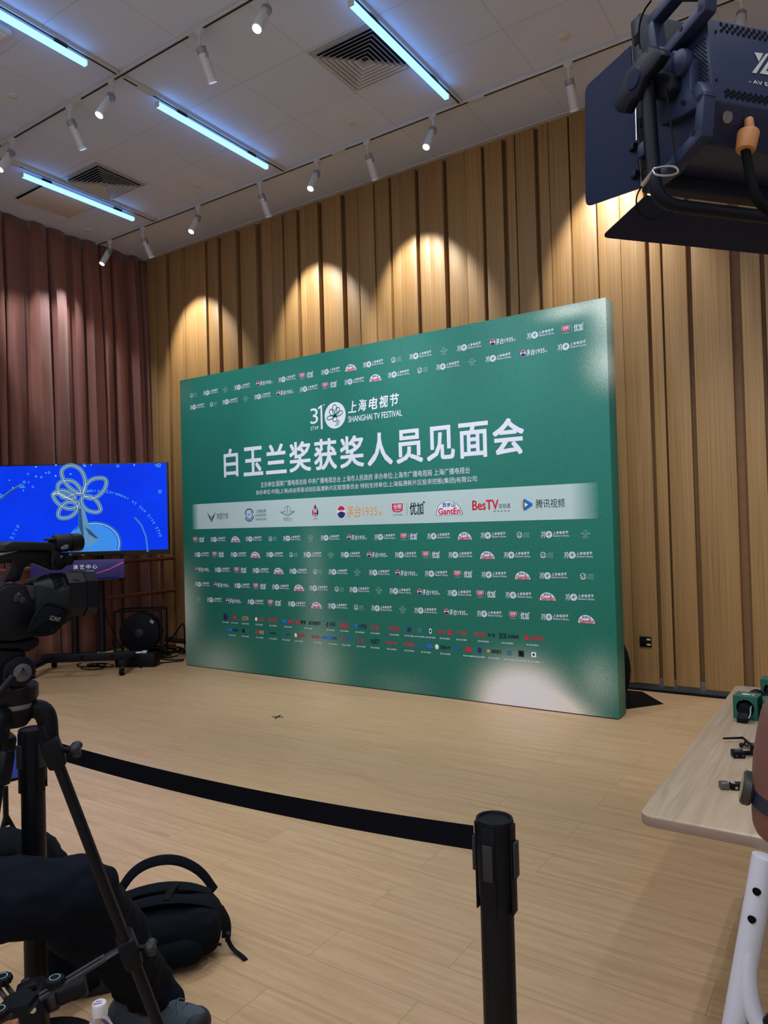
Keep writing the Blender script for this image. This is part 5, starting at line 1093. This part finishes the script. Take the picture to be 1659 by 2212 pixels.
for px in (560, 600, 640, 680):
    c = K(px, 706, 0.03); MB().cyl(CM @ Vector((c[0], c[1]-0.004, 0.028)), CM @ Vector((c[0], c[1]+0.004, 0.028)), 0.004, n=12, bev=0.001).build('record_button', M_DKGREY, cc)
MB().prism(KP([(340, 640), (400, 615), (520, 655), (520, 700), (345, 700)], 0.020), -0.02, 0.020, CM, 0.004).build('control_block', M_CAM, cc)
# tripod
tz0 = K(200, 1300, 0.0)[1]
TC = CM @ Vector((K(60, 1330, 0.0)[0], tz0, 0.0)); TC = Vector((TC.x, TC.y, TC.z))
tp = thing('camera_tripod', 'tall black video tripod with twin-tube legs in the left foreground', 'tripod', (TC.x, TC.y, 0))
def tpr(name, pts, z0, z1, m=None, bev=0.004): return MB().prism(KP(pts, z1), z0, z1, CM, bev).build(name, m or M_BLACKM, tp)
tpr('sliding_plate', [(-200, 1335), (200, 1318), (425, 1262), (445, 1290), (440, 1360), (380, 1400), (320, 1440), (200, 1400), (-200, 1400)], -0.03, 0.03)
tpr('head_block', [(-160, 1400), (300, 1420), (310, 1490), (230, 1560), (240, 1780), (-160, 1800)], -0.035, 0.03, M_BLACK, 0.008)
c = K(235, 1655, 0.05); drum = MB().cyl(CM @ Vector((*c, -0.045)), CM @ Vector((*c, 0.046)), 0.0285, n=40, bev=0.005).build('drag_drum', M_BLACKM, tp)
c2 = K(258, 1665, 0.05); MB().cyl(CM @ Vector((*c2, 0.045)), CM @ Vector((*c2, 0.0475)), 0.0165, n=32, bev=0.001).build('drum_label', mat('grey_engraved_label', (92, 94, 100), 0.35, 0.5, 0.3, 200), drum)
q = MB().use(M_BLACK)
for dx in (-0.008, -0.003, 0.002, 0.008): q.stroke([(c2[0]+0.001, c2[1]+0.009), (c2[0]+dx, c2[1]-0.006)], 0.0011, CM, 0.0478+0.0001*dx)
q.build('engraved_mark', None, drum, None)
MB().tube([CM @ Vector((*K(x, y, 0.06), 0.06)) for x, y in ((150, 1700), (0, 1880), (-300, 2250))], 0.0075, 12).build('pan_handle', M_BLACKM, tp)
yb0, yb1 = K(100, 1965, 0.0)[1], K(100, 1795, 0.0)[1]
bc = Vector((K(150, 1880, 0.0)[0], 0, 0)); BMx = CM @ Matrix.Translation((bc.x, 0, 0)) @ Matrix(((1, 0, 0, 0), (0, 0, 1, 0), (0, -1, 0, 0), (0, 0, 0, 1)))
MB().lathe([(0, yb0-0.006), (0.038, yb0-0.006), (0.043, yb0+0.003), (0.043, yb1-0.004), (0.040, yb1), (0, yb1)], BMx, 36).build('bowl', M_BLACKM, tp)
MB().lathe([(0.0, yb0-0.016), (0.032, yb0-0.016), (0.034, yb0-0.004), (0, yb0-0.004)], BMx, 32).build('leveling_collar', M_GREYM, tp)
CR = CM @ Vector((bc.x, yb0-0.02, 0.0))                          # crown centre
foot1 = fl(520, 2690); dxy = Vector((foot1.x-CR.x, foot1.y-CR.y, 0)); RAD = dxy.length; a1 = math.atan2(dxy.y, dxy.x)
hub = Vector((CR.x, CR.y, at(34, 2118, CT).z))
MB().lathe([(0, -0.035), (0.022, -0.030), (0.036, -0.012), (0.038, 0.004), (0.0, 0.004)], Matrix.Translation(CR), 32).build('crown', M_BLACK, tp)
M_PADM = mat('spreader_grey_plastic', (28, 28, 33), 0.5)
for k2 in range(3):
    a = a1+k2*2*math.pi/3; out = Vector((math.cos(a), math.sin(a), 0)); sd = Vector((-out.y, out.x, 0))
    top = CR+out*0.042+Vector((0, 0, -0.012)); ft = Vector((CR.x+out.x*RAD, CR.y+out.y*RAD, 0.012)); d = (ft-top).normalized(); Lg = (ft-top).length
    if d.z > -0.5: d = Vector((0, 0, -1))
    MB().tube([CR+out*0.02+Vector((0, 0, -0.004)), CR+out*0.040+Vector((0, 0, -0.002)), CR+out*0.056+Vector((0, 0, -0.016)), top+d*0.055+out*0.002], (0.016, 0.018, 0.019, 0.016), 14, smooth=2).build('leg_shoulder', M_BLACK, tp)
    lg = MB()
    f1, f2 = 0.065*Lg, 0.425*Lg
    for s in (-1, 1): lg.tube([top+d*0.02+sd*s*0.009, top+d*f1+sd*s*0.012], 0.010, 12)
    for s in (-1, 1): lg.tube([top+d*f1+sd*s*0.0155, top+d*f2+sd*s*0.0155], 0.0095, 12)
    lg.tube([top+d*f1*0.9+out*0.0, top+d*f2], 0.0085, 12)
    leg = lg.tube([top+d*f2, ft], 0.0115, 14).build('leg', M_BLACKM, tp)
    for f, w_ in ((f1, 0.030), (f2, 0.032)):
        c = top+d*f; M = frame(c, sd, -d)
        MB().box((0, 0, 0), (0.062, 0.06, 0.034), 0.008, M).build('leg_clamp', M_BLACK, leg)
        toward = -1 if sd.dot(EYE-c) < 0 else 1
        kd = (out*0.8+sd*0.3*toward).normalized(); MB().cyl(c+kd*0.015, c+kd*0.034, 0.006, n=12).build('knob_stem', M_BLACK, leg)
        kn = MB()
        for j in range(3): kn.ball((0.009*math.cos(j*2.09), 0.009*math.sin(j*2.09), 0), (0.0085, 0.0085, 0.011), 12, frame(c+kd*0.042, kd.orthogonal(), kd.cross(kd.orthogonal())))
        kn.cyl(c+kd*0.032, c+kd*0.050, 0.010, n=14, bev=0.002).build('clamp_knob', M_DKGREY, leg)
    MB().ball(ft, (0.022, 0.022, 0.012), 14).build('foot', M_RUBBER, leg)
    # mid-level spreader arm
    e = top+d*f2+Vector((0, 0, 0.012)); h = hub+out*0.035; dd = (e-h).normalized(); nn = dd.cross(Vector((0, 0, 1))).normalized()
    arm = MB()
    for s in (-1, 1): arm.tube([h+nn*s*0.007, h+(e-h)*0.72+nn*s*0.007], 0.0045, 8)
    sp = arm.tube([h+(e-h)*0.68, e], (0.012, 0.010), 10, flat=(0, 0, 1)).build('spreader_arm', M_PADM, tp)
    c = h+(e-h)*0.16+Vector((0, 0, 0.006))
    kn = MB().cyl(c, c+Vector((0, 0, 0.014)), 0.0165, n=26, bev=0.003)
    for j in range(12): kn.ball(c+Vector((0.0165*math.cos(j*math.pi/6), 0.0165*math.sin(j*math.pi/6), 0.007)), (0.0026, 0.0026, 0.006), 8)
    kn.build('locking_knob', M_BLACK, sp)
    MB().ring((0, 0), 0.010, 0.0085, Matrix.Translation(c+Vector((0, 0, 0.0148))), 24).build('knob_marking', M_INKG, sp)
MB().lathe([(0, -0.012), (0.030, -0.012), (0.034, 0), (0.030, 0.008), (0, 0.008)], Matrix.Translation(hub), 6).build('spreader_hub', M_BLACK, tp)
# small monitor glimpsed between the tripod leg and the post
mo = at(32, 1652, 2.75)
t = thing('field_monitor', 'bluish lit monitor on a thin stand glimpsed between tripod leg and barrier post', 'monitor', (mo.x, mo.y, 0))
wv = RT.copy(); wv.z = 0; wv = (wv.normalized()+FW*0.9).normalized(); wv.z = 0; MM = frame(mo, wv, Vector((0, 0, 1))-FW*0.10)
MB().box((-0.09, 0, -0.012), (0.24, 0.13, 0.02), 0.005, MM).build('casing', M_BLACK, t)
MB().box((-0.09, 0.004, -0.001), (0.225, 0.11, 0.003), 0, MM).build('screen', emis('dim_blue_screen', (50, 60, 140), 0.7), t)
b0 = MM @ Vector((-0.03, -0.08, -0.01))
MB().tube([b0, (b0.x, b0.y, 0.40)], 0.010, 10).build('stand_pole', M_BLACKM, t)
for j in range(3):
    a = 0.9+j*2.094; MB().tube([(b0.x, b0.y, 0.44), (b0.x+0.20*math.cos(a), b0.y+0.20*math.sin(a), 0.01)], 0.008, 8).build('stand_leg', M_BLACKM, t)
# ---------------------------------------------------------------- people
def blob(name, limbs, voxel, m, parent=None, smooth=6, wrinkle=0.0, wscale=0.12, origin=None):
    """One continuous surface grown from tapering limbs: limbs = [(points, radii)]."""
    q = MB()
    for pts, rad in limbs:
        if len(pts) == 1: q.ball(pts[0], rad, 18)
        else:
            q.tube(pts, rad, 14, smooth=2)
            rr = rad if hasattr(rad, '__len__') else [rad]*len(pts)
            q.ball(pts[0], rr[0]*0.98, 14); q.ball(pts[-1], rr[-1]*0.98, 14)
    o = q.build(name, m, parent, 180, origin)
    md = o.modifiers.new('skin', 'REMESH'); md.mode = 'VOXEL'; md.voxel_size = voxel; md.use_smooth_shade = True
    md = o.modifiers.new('soft', 'SMOOTH'); md.factor = 0.5; md.iterations = smooth
    if wrinkle > 0:
        tx = bpy.data.textures.new(name+'_folds', 'CLOUDS'); tx.noise_scale = wscale; tx.noise_depth = 2
        md = o.modifiers.new('folds', 'DISPLACE'); md.texture = tx; md.strength = wrinkle; md.mid_level = 0.5
        md.texture_coords = 'LOCAL'
    return o
M_SKIN = mat('light_skin', (196, 142, 122), 0.55, 0, 0.10, 40); M_SKIN2 = mat('shaded_brown_skin', (116, 78, 70), 0.55, 0, 0.10, 40)  # second skin is brown, with the arm's shade darkening its base colour
M_TROUSER = mat('dark_navy_trousers', (14, 18, 28), 0.85, 0, 0.2, 25, spec=0.1); M_SHIRT = mat('black_shirt', (15, 16, 21), 0.85, 0, 0.15, 30, spec=0.1); M_HAIR = mat('black_hair', (18, 16, 16), 0.6, 0, 0.3, 150)
V = Vector
def hand_limbs(w, d, n, s=1.0, curl=0.5, side=1):
    """Palm and five fingers from wrist w, fingers pointing along d, palm normal n, thumb on side."""
    d = d.normalized(); n = (n-d*n.dot(d)).normalized(); x = d.cross(n)*side; L = []
    L.append(([w, w+d*0.04*s, w+d*0.085*s], (0.024*s, 0.030*s, 0.026*s)))
    for i, (o, ln) in enumerate(((-0.030, 0.068), (-0.010, 0.078), (0.010, 0.073), (0.028, 0.056))):
        b = w+d*0.085*s+x*o*s; p = [b-d*0.02*s]; a = 0.15
        q = b
        for f in (0.45, 0.32, 0.23):
            q = q+(d*math.cos(a)+n*math.sin(a))*ln*f*s; p.append(q); a += curl
        p.insert(1, b); L.append((p, [0.0105*s, 0.0100*s, 0.0092*s, 0.0085*s, 0.0075*s]))
    b = w+d*0.025*s-x*0.026*s; L.append(([w+d*0.015*s-x*0.01*s, b, b+(d*0.7-x*0.7)*0.035*s+n*0.012*s, b+(d*0.9-x*0.4)*0.062*s+n*0.025*s], [0.014*s, 0.0125*s, 0.0110*s, 0.0090*s]))
    return L
def head_limbs(c, f, s=1.0):                                    # c = head centre, f = facing
    f = V((f.x, f.y, 0)).normalized(); u = V((0, 0, 1)); r = f.cross(u)
    return [([c+u*0.02*s], (0.078*s, 0.088*s, 0.105*s)), ([c-u*0.05*s+f*0.03*s], (0.058*s, 0.06*s, 0.07*s)), ([c+f*0.095*s+u*0.02*s, c+f*0.112*s-u*0.015*s], (0.010*s, 0.016*s)),
            ([c+r*0.082*s], (0.014*s, 0.020*s, 0.03*s)), ([c-r*0.082*s], (0.014*s, 0.020*s, 0.03*s)), ([c+f*0.085*s-u*0.05*s-r*0.02*s, c+f*0.088*s-u*0.05*s+r*0.02*s], 0.009*s), ([c-u*0.19*s, c-u*0.06*s], (0.055*s, 0.052*s))]
# seated person at the left, facing right
RH = RT.copy(); RH.z = 0; RH.normalize(); FH = FW.copy(); FH.z = 0; FH.normalize()
kn = at(178, 1925, 1.84); an = at(322, 2160, 2.17); an.z = 0.125
kf = at(78, 1850, 2.32); af = at(150, 2190, 2.36); af.z = 0.12
hipn = kn-RH*0.47-FH*0.02; hipn.z = kn.z-0.03; hipf = hipn+FH*0.20+RH*0.0; hipf.z = hipn.z; mid = (hipn+hipf)/2
chest = mid-RH*0.06+V((0, 0, 0.36)); neck = mid-RH*0.03+V((0, 0, 0.52)); headc = neck+RH*0.03+V((0, 0, 0.17))
shn, shf = neck-FH*0.19-V((0, 0, 0.05)), neck+FH*0.19-V((0, 0, 0.05))
wr = at(-52, 2248, 1.60); eln = (shn+wr)/2-RH*0.14-V((0, 0, 0.10)); wrf = kf-RH*0.42+V((0, 0, 0.13)); elf = (shf+wrf)/2-RH*0.16-V((0, 0, 0.06))
ps = thing('person', 'person in dark trousers and hiking shoe seated at the lower left behind the tripod', 'person', (mid.x, mid.y, 0))
hd = at(20, 2188, 1.58)-wr
L = [([hipn, kn, an], (0.075, 0.056, 0.036)), ([hipf, kf, af], (0.075, 0.056, 0.036)), ([mid, chest, neck], (0.13, 0.135, 0.06)), ([shn, eln, wr], (0.05, 0.042, 0.026)), ([shf, elf, wrf], (0.05, 0.042, 0.026)), ([shn, shf], 0.055), ([hipn, hipf], 0.09),
     ([an, an+RH*0.06-V((0, 0, 0.075))], (0.034, 0.024)), ([af, af+RH*0.06-V((0, 0, 0.075))], (0.034, 0.024))]
L += hand_limbs(wr, hd, -FH+RH*0.4, 1.0, 0.45, 1)+hand_limbs(wrf, RH*1.0-V((0, 0, 0.1)), -V((0, 0, 1)), 1.0, 0.35, -1)+head_limbs(headc, RH)
blob('body', L, 0.006, M_SKIN, ps, 4)
hem, hef = an-(kn-an).normalized()*0.015, af-(kf-af).normalized()*0.025
blob('trousers', [([hipn, (hipn+kn)/2, kn], (0.120, 0.105, 0.083)), ([kn, kn*0.55+hem*0.45, hem], (0.083, 0.086, 0.070)), ([hipf, (hipf+kf)/2, kf], (0.120, 0.098, 0.080)), ([kf, (kf+hef)/2, hef], (0.080, 0.086, 0.082)), ([hipn, hipf], 0.13), ([hem, hem+RH*0.055-V((0, 0, 0.035))], (0.066, 0.052)), ([hef, hef+RH*0.055-V((0, 0, 0.035))], (0.070, 0.056)), ([mid, mid+V((0, 0, 0.12))], (0.17, 0.16)),
     ([kn-RH*0.03+V((0, 0, -0.09)), kn*0.5+hem*0.5-RH*0.06], (0.06, 0.07))], 0.011, M_TROUSER, ps, 6, 0.034, 0.085)
blob('shirt', [([mid+V((0, 0, 0.06)), chest, neck-V((0, 0, 0.04))], (0.165, 0.165, 0.085)), ([shn, shf], 0.075), ([shn, eln, (eln*0.5+wr*0.5)], (0.07, 0.062, 0.055)), ([shf, elf, (elf*0.5+wrf*0.5)], (0.07, 0.062, 0.055))], 0.012, M_SHIRT, ps, 6, 0.02, 0.1)
blob('hair', [([headc+V((0, 0, 0.055))-RH*0.015], (0.090, 0.095, 0.085)), ([headc-RH*0.05], (0.065, 0.082, 0.09))], 0.006, M_HAIR, ps, 2)
M_SHOE = mat('blue_grey_suede', (62, 74, 86), 0.8, 0, 0.2, 60); M_SHOEK = mat('black_shoe_rubber', (22, 23, 26), 0.6)
def shoe(ank, d):
    d = V((d.x, d.y, 0)).normalized(); s = V((-d.y, d.x, 0)); b = V((ank.x, ank.y, 0.0)); u = V((0, 0, 1))
    up = blob('shoe', [([b-d*0.05+u*0.06, b+u*0.055, b+d*0.10+u*0.050, b+d*0.185+u*0.042], (0.042, 0.046, 0.046, 0.038)), ([b-d*0.03+u*0.06, b-d*0.02+u*0.125], (0.042, 0.048)), ([b+u*0.125, b+d*0.05+u*0.105, b+d*0.11+u*0.070], (0.040, 0.040, 0.034))], 0.005, M_SHOE, ps, 4)
    q = MB(); out = []
    for k2 in range(28):
        a = 2*math.pi*k2/28; rx = 0.142; ry = 0.050*(1+0.10*math.cos(a)); out.append((rx*math.cos(a)+0.070, ry*math.sin(a)))
    q.prism(out, 0.001, 0.030, frame(b, d, s), 0.004).build('sole', M_SHOEK, up)
    blob('toe_cap', [([b+d*0.180+u*0.037], (0.046, 0.047, 0.042)), ([b+d*0.175+s*0.022+u*0.034], (0.03, 0.03, 0.03)), ([b+d*0.175-s*0.022+u*0.034], (0.03, 0.03, 0.03))], 0.004, M_SHOEK, up, 4)
    q = MB()
    for k2 in range(5):
        f = 0.045+k2*0.024; z = 0.138-k2*0.0125
        q.tube([b+d*f+s*0.028+u*(z-0.012), b+d*(f+0.008)+u*(z+0.004), b+d*(f+0.020)-s*0.028+u*(z-0.016)], 0.0024, 7, smooth=1)
        q.tube([b+d*f-s*0.028+u*(z-0.012), b+d*(f+0.008)+u*(z+0.006), b+d*(f+0.020)+s*0.028+u*(z-0.016)], 0.0024, 7, smooth=1)
    for sg in (-1, 1): q.tube([b+d*0.03+u*0.155, b+d*0.055+s*0.03*sg+u*0.150, b+d*0.075+s*0.046*sg+u*0.105, b+d*0.10+s*0.05*sg+u*0.07], 0.003, 7, smooth=2)
    q.build('laces', mat('speckled_laces', (84, 86, 92), 0.8, 0, 0.6, 300), up)
    return up
shoe(an-RH*0.035, RH-FH*0.12); shoe(af, RH+FH*0.3)
for a_ in (an, af): blob('sock', [([a_-V((0, 0, 0.06)), a_+V((0, 0, 0.06))], (0.046, 0.044))], 0.006, mat('maroon_sock', (62, 22, 30), 0.9, 0, 0.2, 90), ps, 2)
# folding stool under the seated person
t = thing('camp_stool', 'low black folding stool under the seated person, outside the picture at the left', 'stool', (mid.x, mid.y, 0))
sz = hipn.z-0.135
sc_ = mid-RH*0.08; SM2 = Matrix.Translation((sc_.x, sc_.y, 0)) @ Matrix.Rotation(math.atan2(RH.y, RH.x), 4, 'Z')
MB().box((0, 0, sz-0.012), (0.28, 0.36, 0.022), 0.008, SM2).build('seat', M_CLOTH, t)
for sx in (-1, 1):
    for sy in (-1, 1): MB().tube([SM2 @ V((sx*0.12, sy*0.16, sz-0.02)), SM2 @ V((-sx*0.13, sy*0.16, 0.01))], 0.010, 10).build('leg', M_BLACKM, t)
# mirrorless camera in the hand
cm0 = at(74, 2172, 1.50); DM = frame(cm0, RH*0.86+FH*0.35+V((0, 0, 0.20)), V((0, 0, 1))-RH*0.25)
ca = thing('mirrorless_camera', 'small black photo camera with lens held at the lower left edge', 'camera', cm0)
MB().box((0, 0, 0), (0.050, 0.070, 0.105), 0.010, DM).box((-0.005, 0.040, 0), (0.040, 0.018, 0.036), 0.006, DM).build('body', M_BLACK, ca)
DX = DM @ Matrix(((0, 0, 1, 0), (1, 0, 0, 0), (0, 1, 0, 0), (0, 0, 0, 1)))
MB().lathe([(0.024, 0.022), (0.025, 0.044), (0.022, 0.048), (0.022, 0.070), (0.024, 0.074), (0.025, 0.098), (0.023, 0.102), (0.020, 0.100), (0, 0.095)], DX, 30).build('lens', M_BLACKM, ca)
MB().lathe([(0.0252, 0.027), (0.0258, 0.028), (0.0258, 0.042), (0.0252, 0.043)], DX, 30).build('lens_ring', M_DKGREY, ca)
for x, z in ((-0.01, 0.045), (-0.012, -0.045)): MB().cyl(DM @ V((x, 0.034, z*0.85)), DM @ V((x, 0.042, z*0.85)), 0.009, n=22, bev=0.002).build('dial', M_DKGREY, ca)
MB().cyl(DM @ V((0.006, 0.016, 0.0522)), DM @ V((0.006, 0.016, 0.055)), 0.006, n=20).build('lug', M_STEEL, ca)
# water bottle on a black case
bp = at(214, 2166, 1.53); BH_ = 0.215; b0 = V((bp.x, bp.y, bp.z-BH_))
case = thing('equipment_case', 'black equipment case below the picture edge carrying the water bottle', 'case', (b0.x, b0.y, 0))
CM2 = Matrix.Translation((b0.x-0.05, b0.y, 0)) @ Matrix.Rotation(0.5, 4, 'Z')
MB().span((-0.15, -0.10, 0.004), (0.15, 0.10, b0.z-0.03), 0.012, CM2).build('shell', M_BLACK, case); MB().span((-0.152, -0.102, b0.z-0.028), (0.152, 0.102, b0.z-0.001), 0.010, CM2).build('lid', M_DKGREY, case)
bo = thing('water_bottle', 'clear plastic water bottle with white screw cap at the bottom edge', 'bottle', b0)
BL = Matrix.Translation(b0)
m_pet = mat('clear_bottle_plastic', (230, 236, 244), 0.06, 0, 0, trans=1.0); m_pet.node_tree.nodes['Principled BSDF'].inputs['IOR'].default_value = 1.25
MB().lathe([(0.0, 0.002), (0.026, 0.0), (0.030, 0.006), (0.031, 0.05), (0.0295, 0.06), (0.031, 0.07), (0.031, 0.135), (0.0285, 0.158), (0.019, 0.178), (0.0128, 0.186), (0.0128, 0.196), (0, 0.196)], BL, 36).build('bottle_body', m_pet, bo)
cap = MB().lathe([(0.0145, 0.191), (0.0150, 0.193), (0.0150, 0.213), (0.0138, 0.2152), (0, 0.2155)], BL, 40)
cap = cap.build('screw_cap', mat('white_cap_plastic', (226, 228, 234), 0.4, 0, 0.02), bo)
q = MB().use(M_INKR).text('Ganten', BL @ Matrix.Translation((0.0005, -0.004, 0.2160)) @ Matrix.Rotation(0.9, 4, 'Z'), 0.005, 0.017, bold=0.03, align='C'); q.use(M_INKB).text('百岁山', BL @ Matrix.Translation((-0.003, 0.002, 0.2160)) @ Matrix.Rotation(0.9, 4, 'Z'), 0.004, 0.011, bold=0.02, align='C'); q.build('cap_lettering', None, cap, None)
MB().lathe([(0.0313, 0.075), (0.0316, 0.078), (0.0316, 0.125), (0.0313, 0.128)], BL, 36).build('label_wrap', mat('white_red_label', (226, 200, 204), 0.5, 0, 0.3, 60), bo)
# backpack lying on the floor behind the leg
c0 = fl(372, 2078); BKM = frame(c0, RH*1.0+FH*0.28, FH-RH*0.28)  # local x along the bag, y away, z up
bk = thing('backpack', 'black backpack lying on the wooden floor behind the seated person', 'backpack', (c0.x, c0.y, 0))
BK2 = lambda x, y, z: BKM @ V((x, y, z))
bodyb = blob('bag_body', [([BK2(-0.16, 0.0, 0.10), BK2(0.09, 0.0, 0.09)], (0.095, 0.085)), ([BK2(-0.16, 0.13, 0.10), BK2(0.09, 0.13, 0.09)], (0.095, 0.085)), ([BK2(-0.17, 0.06, 0.105), BK2(0.10, 0.06, 0.095)], (0.10, 0.09)), ([BK2(-0.22, 0.06, 0.09)], 0.08)], 0.010, M_CLOTH, bk, 8, 0.018, 0.07)
MB().tube([BK2(x, -0.055, z) for x, z in ((-0.22, 0.085), (-0.05, 0.094), (0.10, 0.080), (0.165, 0.060))], 0.0045, 8, smooth=2).build('zip_seam', M_RUBBER, bodyb)
blob('front_pocket', [([BK2(-0.15, -0.055, 0.075), BK2(0.06, -0.06, 0.065)], (0.055, 0.050)), ([BK2(-0.15, -0.02, 0.05), BK2(0.07, -0.02, 0.05)], 0.048)], 0.009, M_CLOTH, bk, 6, 0.012, 0.06)
for y in (0.02, 0.115):
    MB().tube([BK2(x, y, z) for x, z in ((-0.20, 0.190), (-0.06, 0.215), (0.06, 0.200), (0.14, 0.165))], (0.030, 0.034, 0.032, 0.022), 12, smooth=2, flat=(0, 0, 1)).build('shoulder_strap', M_CLOTH, bk)
MB().tube([BK2(-0.19, 0.16, 0.185), BK2(-0.12, 0.165, 0.275), BK2(0.00, 0.165, 0.290), BK2(0.10, 0.16, 0.235), BK2(0.155, 0.15, 0.150)], (0.018, 0.019, 0.019, 0.018, 0.016), 12, smooth=3, flat=(0, 1, 0)).build('loose_strap', M_CLOTH, bk)
MB().tube([BK2(-0.02, 0.00, 0.215), BK2(-0.00, 0.06, 0.222), BK2(0.02, 0.12, 0.212)], 0.014, 10, smooth=1, flat=(0, 0, 1)).build('sternum_strap', M_RUBBER, bk)
MB().tube([BK2(0.165, 0.06, 0.13), BK2(0.19, 0.03, 0.09), BK2(0.185, 0.01, 0.045)], 0.020, 10, smooth=2, flat=(1, 0, 0)).build('side_strap', M_RUBBER, bk)
MB().box((0.190, 0.01, 0.050), (0.018, 0.028, 0.030), 0.004, BKM).build('buckle', M_BLACK, bk)
MB().tube([BK2(0.190, 0.005, 0.04), BK2(0.205, -0.01, 0.012), BK2(0.23, -0.04, 0.005), BK2(0.245, -0.075, 0.004)], 0.010, 10, smooth=2, flat=(0, 0, 1)).build('strap_tail', M_RUBBER, bk)
# person at the right edge: only the forearm with a watch reaches into the picture
wr = at(1678, 1776, 0.92); el = at(1734, 1556, 0.88); sh = RH*0.98+FH*0.86+V((0, 0, 1.42)); ctr = RH*1.14+FH*0.98
p2 = thing('person', 'person at the right picture edge, bare forearm with dark wrist watch over the table', 'person', (ctr.x, ctr.y, 0))
fc = (FH*0.8-RH*0.6).normalized(); sdv = V((-fc.y, fc.x, 0))
pel = V((ctr.x, ctr.y, 0.95)); nk = V((ctr.x, ctr.y, 1.50)); sh2 = V((ctr.x, ctr.y, 1.44))*2-sh; hdc = nk+V((0, 0, 0.17))
kneeL, kneeR = pel-sdv*0.10+V((0, 0, -0.45)), pel+sdv*0.10+V((0, 0, -0.45)); anL, anR = kneeL+V((0, 0, -0.42)), kneeR+V((0, 0, -0.42))
el2 = sh2+V((0, 0, -0.30))+sdv*0.02; wr2 = el2+fc*0.22+V((0, 0, 0.02))
arm = [([sh, el], (0.052, 0.046)), ([el, el*0.55+wr*0.45, wr], (0.047, 0.045, 0.030))]
hdir = (at(1775, 1868, 0.97)-wr)
L = arm+[([sh2, el2, wr2], (0.052, 0.044, 0.028)), ([sh, sh2], 0.058), ([pel, pel+V((0, 0, 0.35)), nk], (0.14, 0.15, 0.06)), ([pel-sdv*0.09, kneeL, anL], (0.085, 0.058, 0.04)), ([pel+sdv*0.09, kneeR, anR], (0.085, 0.058, 0.04)),
     ([anL+V((0, 0, -0.03)), anL+fc*0.15-V((0, 0, 0.045))], (0.04, 0.032)), ([anR+V((0, 0, -0.03)), anR+fc*0.15-V((0, 0, 0.045))], (0.04, 0.032))]
L += hand_limbs(wr, hdir, -RH, 1.0, 0.55, -1)+hand_limbs(wr2, fc, -V((0, 0, 1)), 1.0, 0.4, 1)+head_limbs(hdc, fc)
blob('body', L, 0.006, M_SKIN2, p2, 5)
blob('shirt', [([pel, pel+V((0, 0, 0.35)), nk-V((0, 0, 0.03))], (0.17, 0.175, 0.08)), ([sh, sh2], 0.078), ([sh, sh*0.45+el*0.55], (0.075, 0.068)), ([sh2, (sh2+el2)/2], (0.075, 0.068))], 0.012, M_SHIRT, p2, 5, 0.015, 0.1)
blob('trousers', [([pel-sdv*0.09, kneeL, anL], (0.115, 0.085, 0.07)), ([pel+sdv*0.09, kneeR, anR], (0.115, 0.085, 0.07)), ([pel, pel+V((0, 0, 0.06))], 0.165)], 0.012, M_TROUSER, p2, 5, 0.02, 0.1)
blob('hair', [([hdc+V((0, 0, 0.055))-fc*0.015], (0.090, 0.092, 0.085)), ([hdc-fc*0.05], (0.07, 0.07, 0.09))], 0.006, M_HAIR, p2, 2)
for a in (anL, anR): blob('shoe', [([a-fc*0.05+V((0, 0, -0.03)), a+fc*0.20-V((0, 0, 0.035))], (0.048, 0.043))], 0.006, M_SHOEK, p2, 4)
wd = (wr-el).normalized(); wc = wr-wd*0.035
fx = (-RH*0.85+FH*0.46-V((0, 0, 0.1))); fx = (fx-wd*fx.dot(wd)).normalized(); fy = wd.cross(fx)
WM = Matrix((fx, fy, wd)).transposed().to_4x4(); WM.translation = wc
wt = thing('wrist_watch', 'dark watch with blue-black strap worn on the forearm at the right picture edge', 'watch', wc)
q = MB(); vs, fs = [], []; N = 40
for i in range(N):
    a = 2*math.pi*i/N; c_, s_ = math.cos(a), math.sin(a)
    for r_, zz in ((0.0345, -0.011), (0.0375, -0.010), (0.0375, 0.010), (0.0345, 0.011)): vs.append((r_*c_, r_*s_*1.0, zz))
for i in range(N):
    for k2 in range(4): a, b2 = i*4, ((i+1) % N)*4; fs.append((a+k2, a+(k2+1) % 4, b2+(k2+1) % 4, b2+k2))
q.faces(vs, fs, WM).build('strap', mat('blue_black_strap', (24, 34, 52), 0.5, 0, 0.15, 60), wt)
WF = WM @ Matrix.Translation((0.0375, 0, 0)) @ Matrix.Rotation(math.pi/2, 4, 'Y')
MB().lathe([(0, -0.003), (0.019, -0.003), (0.0215, 0.0), (0.0215, 0.007), (0.019, 0.0095), (0, 0.0095)], WF, 36).build('case', mat('watch_case_metal', (62, 62, 60), 0.4, 0.4), wt)
MB().lathe([(0, 0.0098), (0.0185, 0.0098), (0, 0.0102)], WF, 32).build('dial', M_GLASS, wt)
for o in bpy.data.objects:
    if '_world' in o: del o['_world']
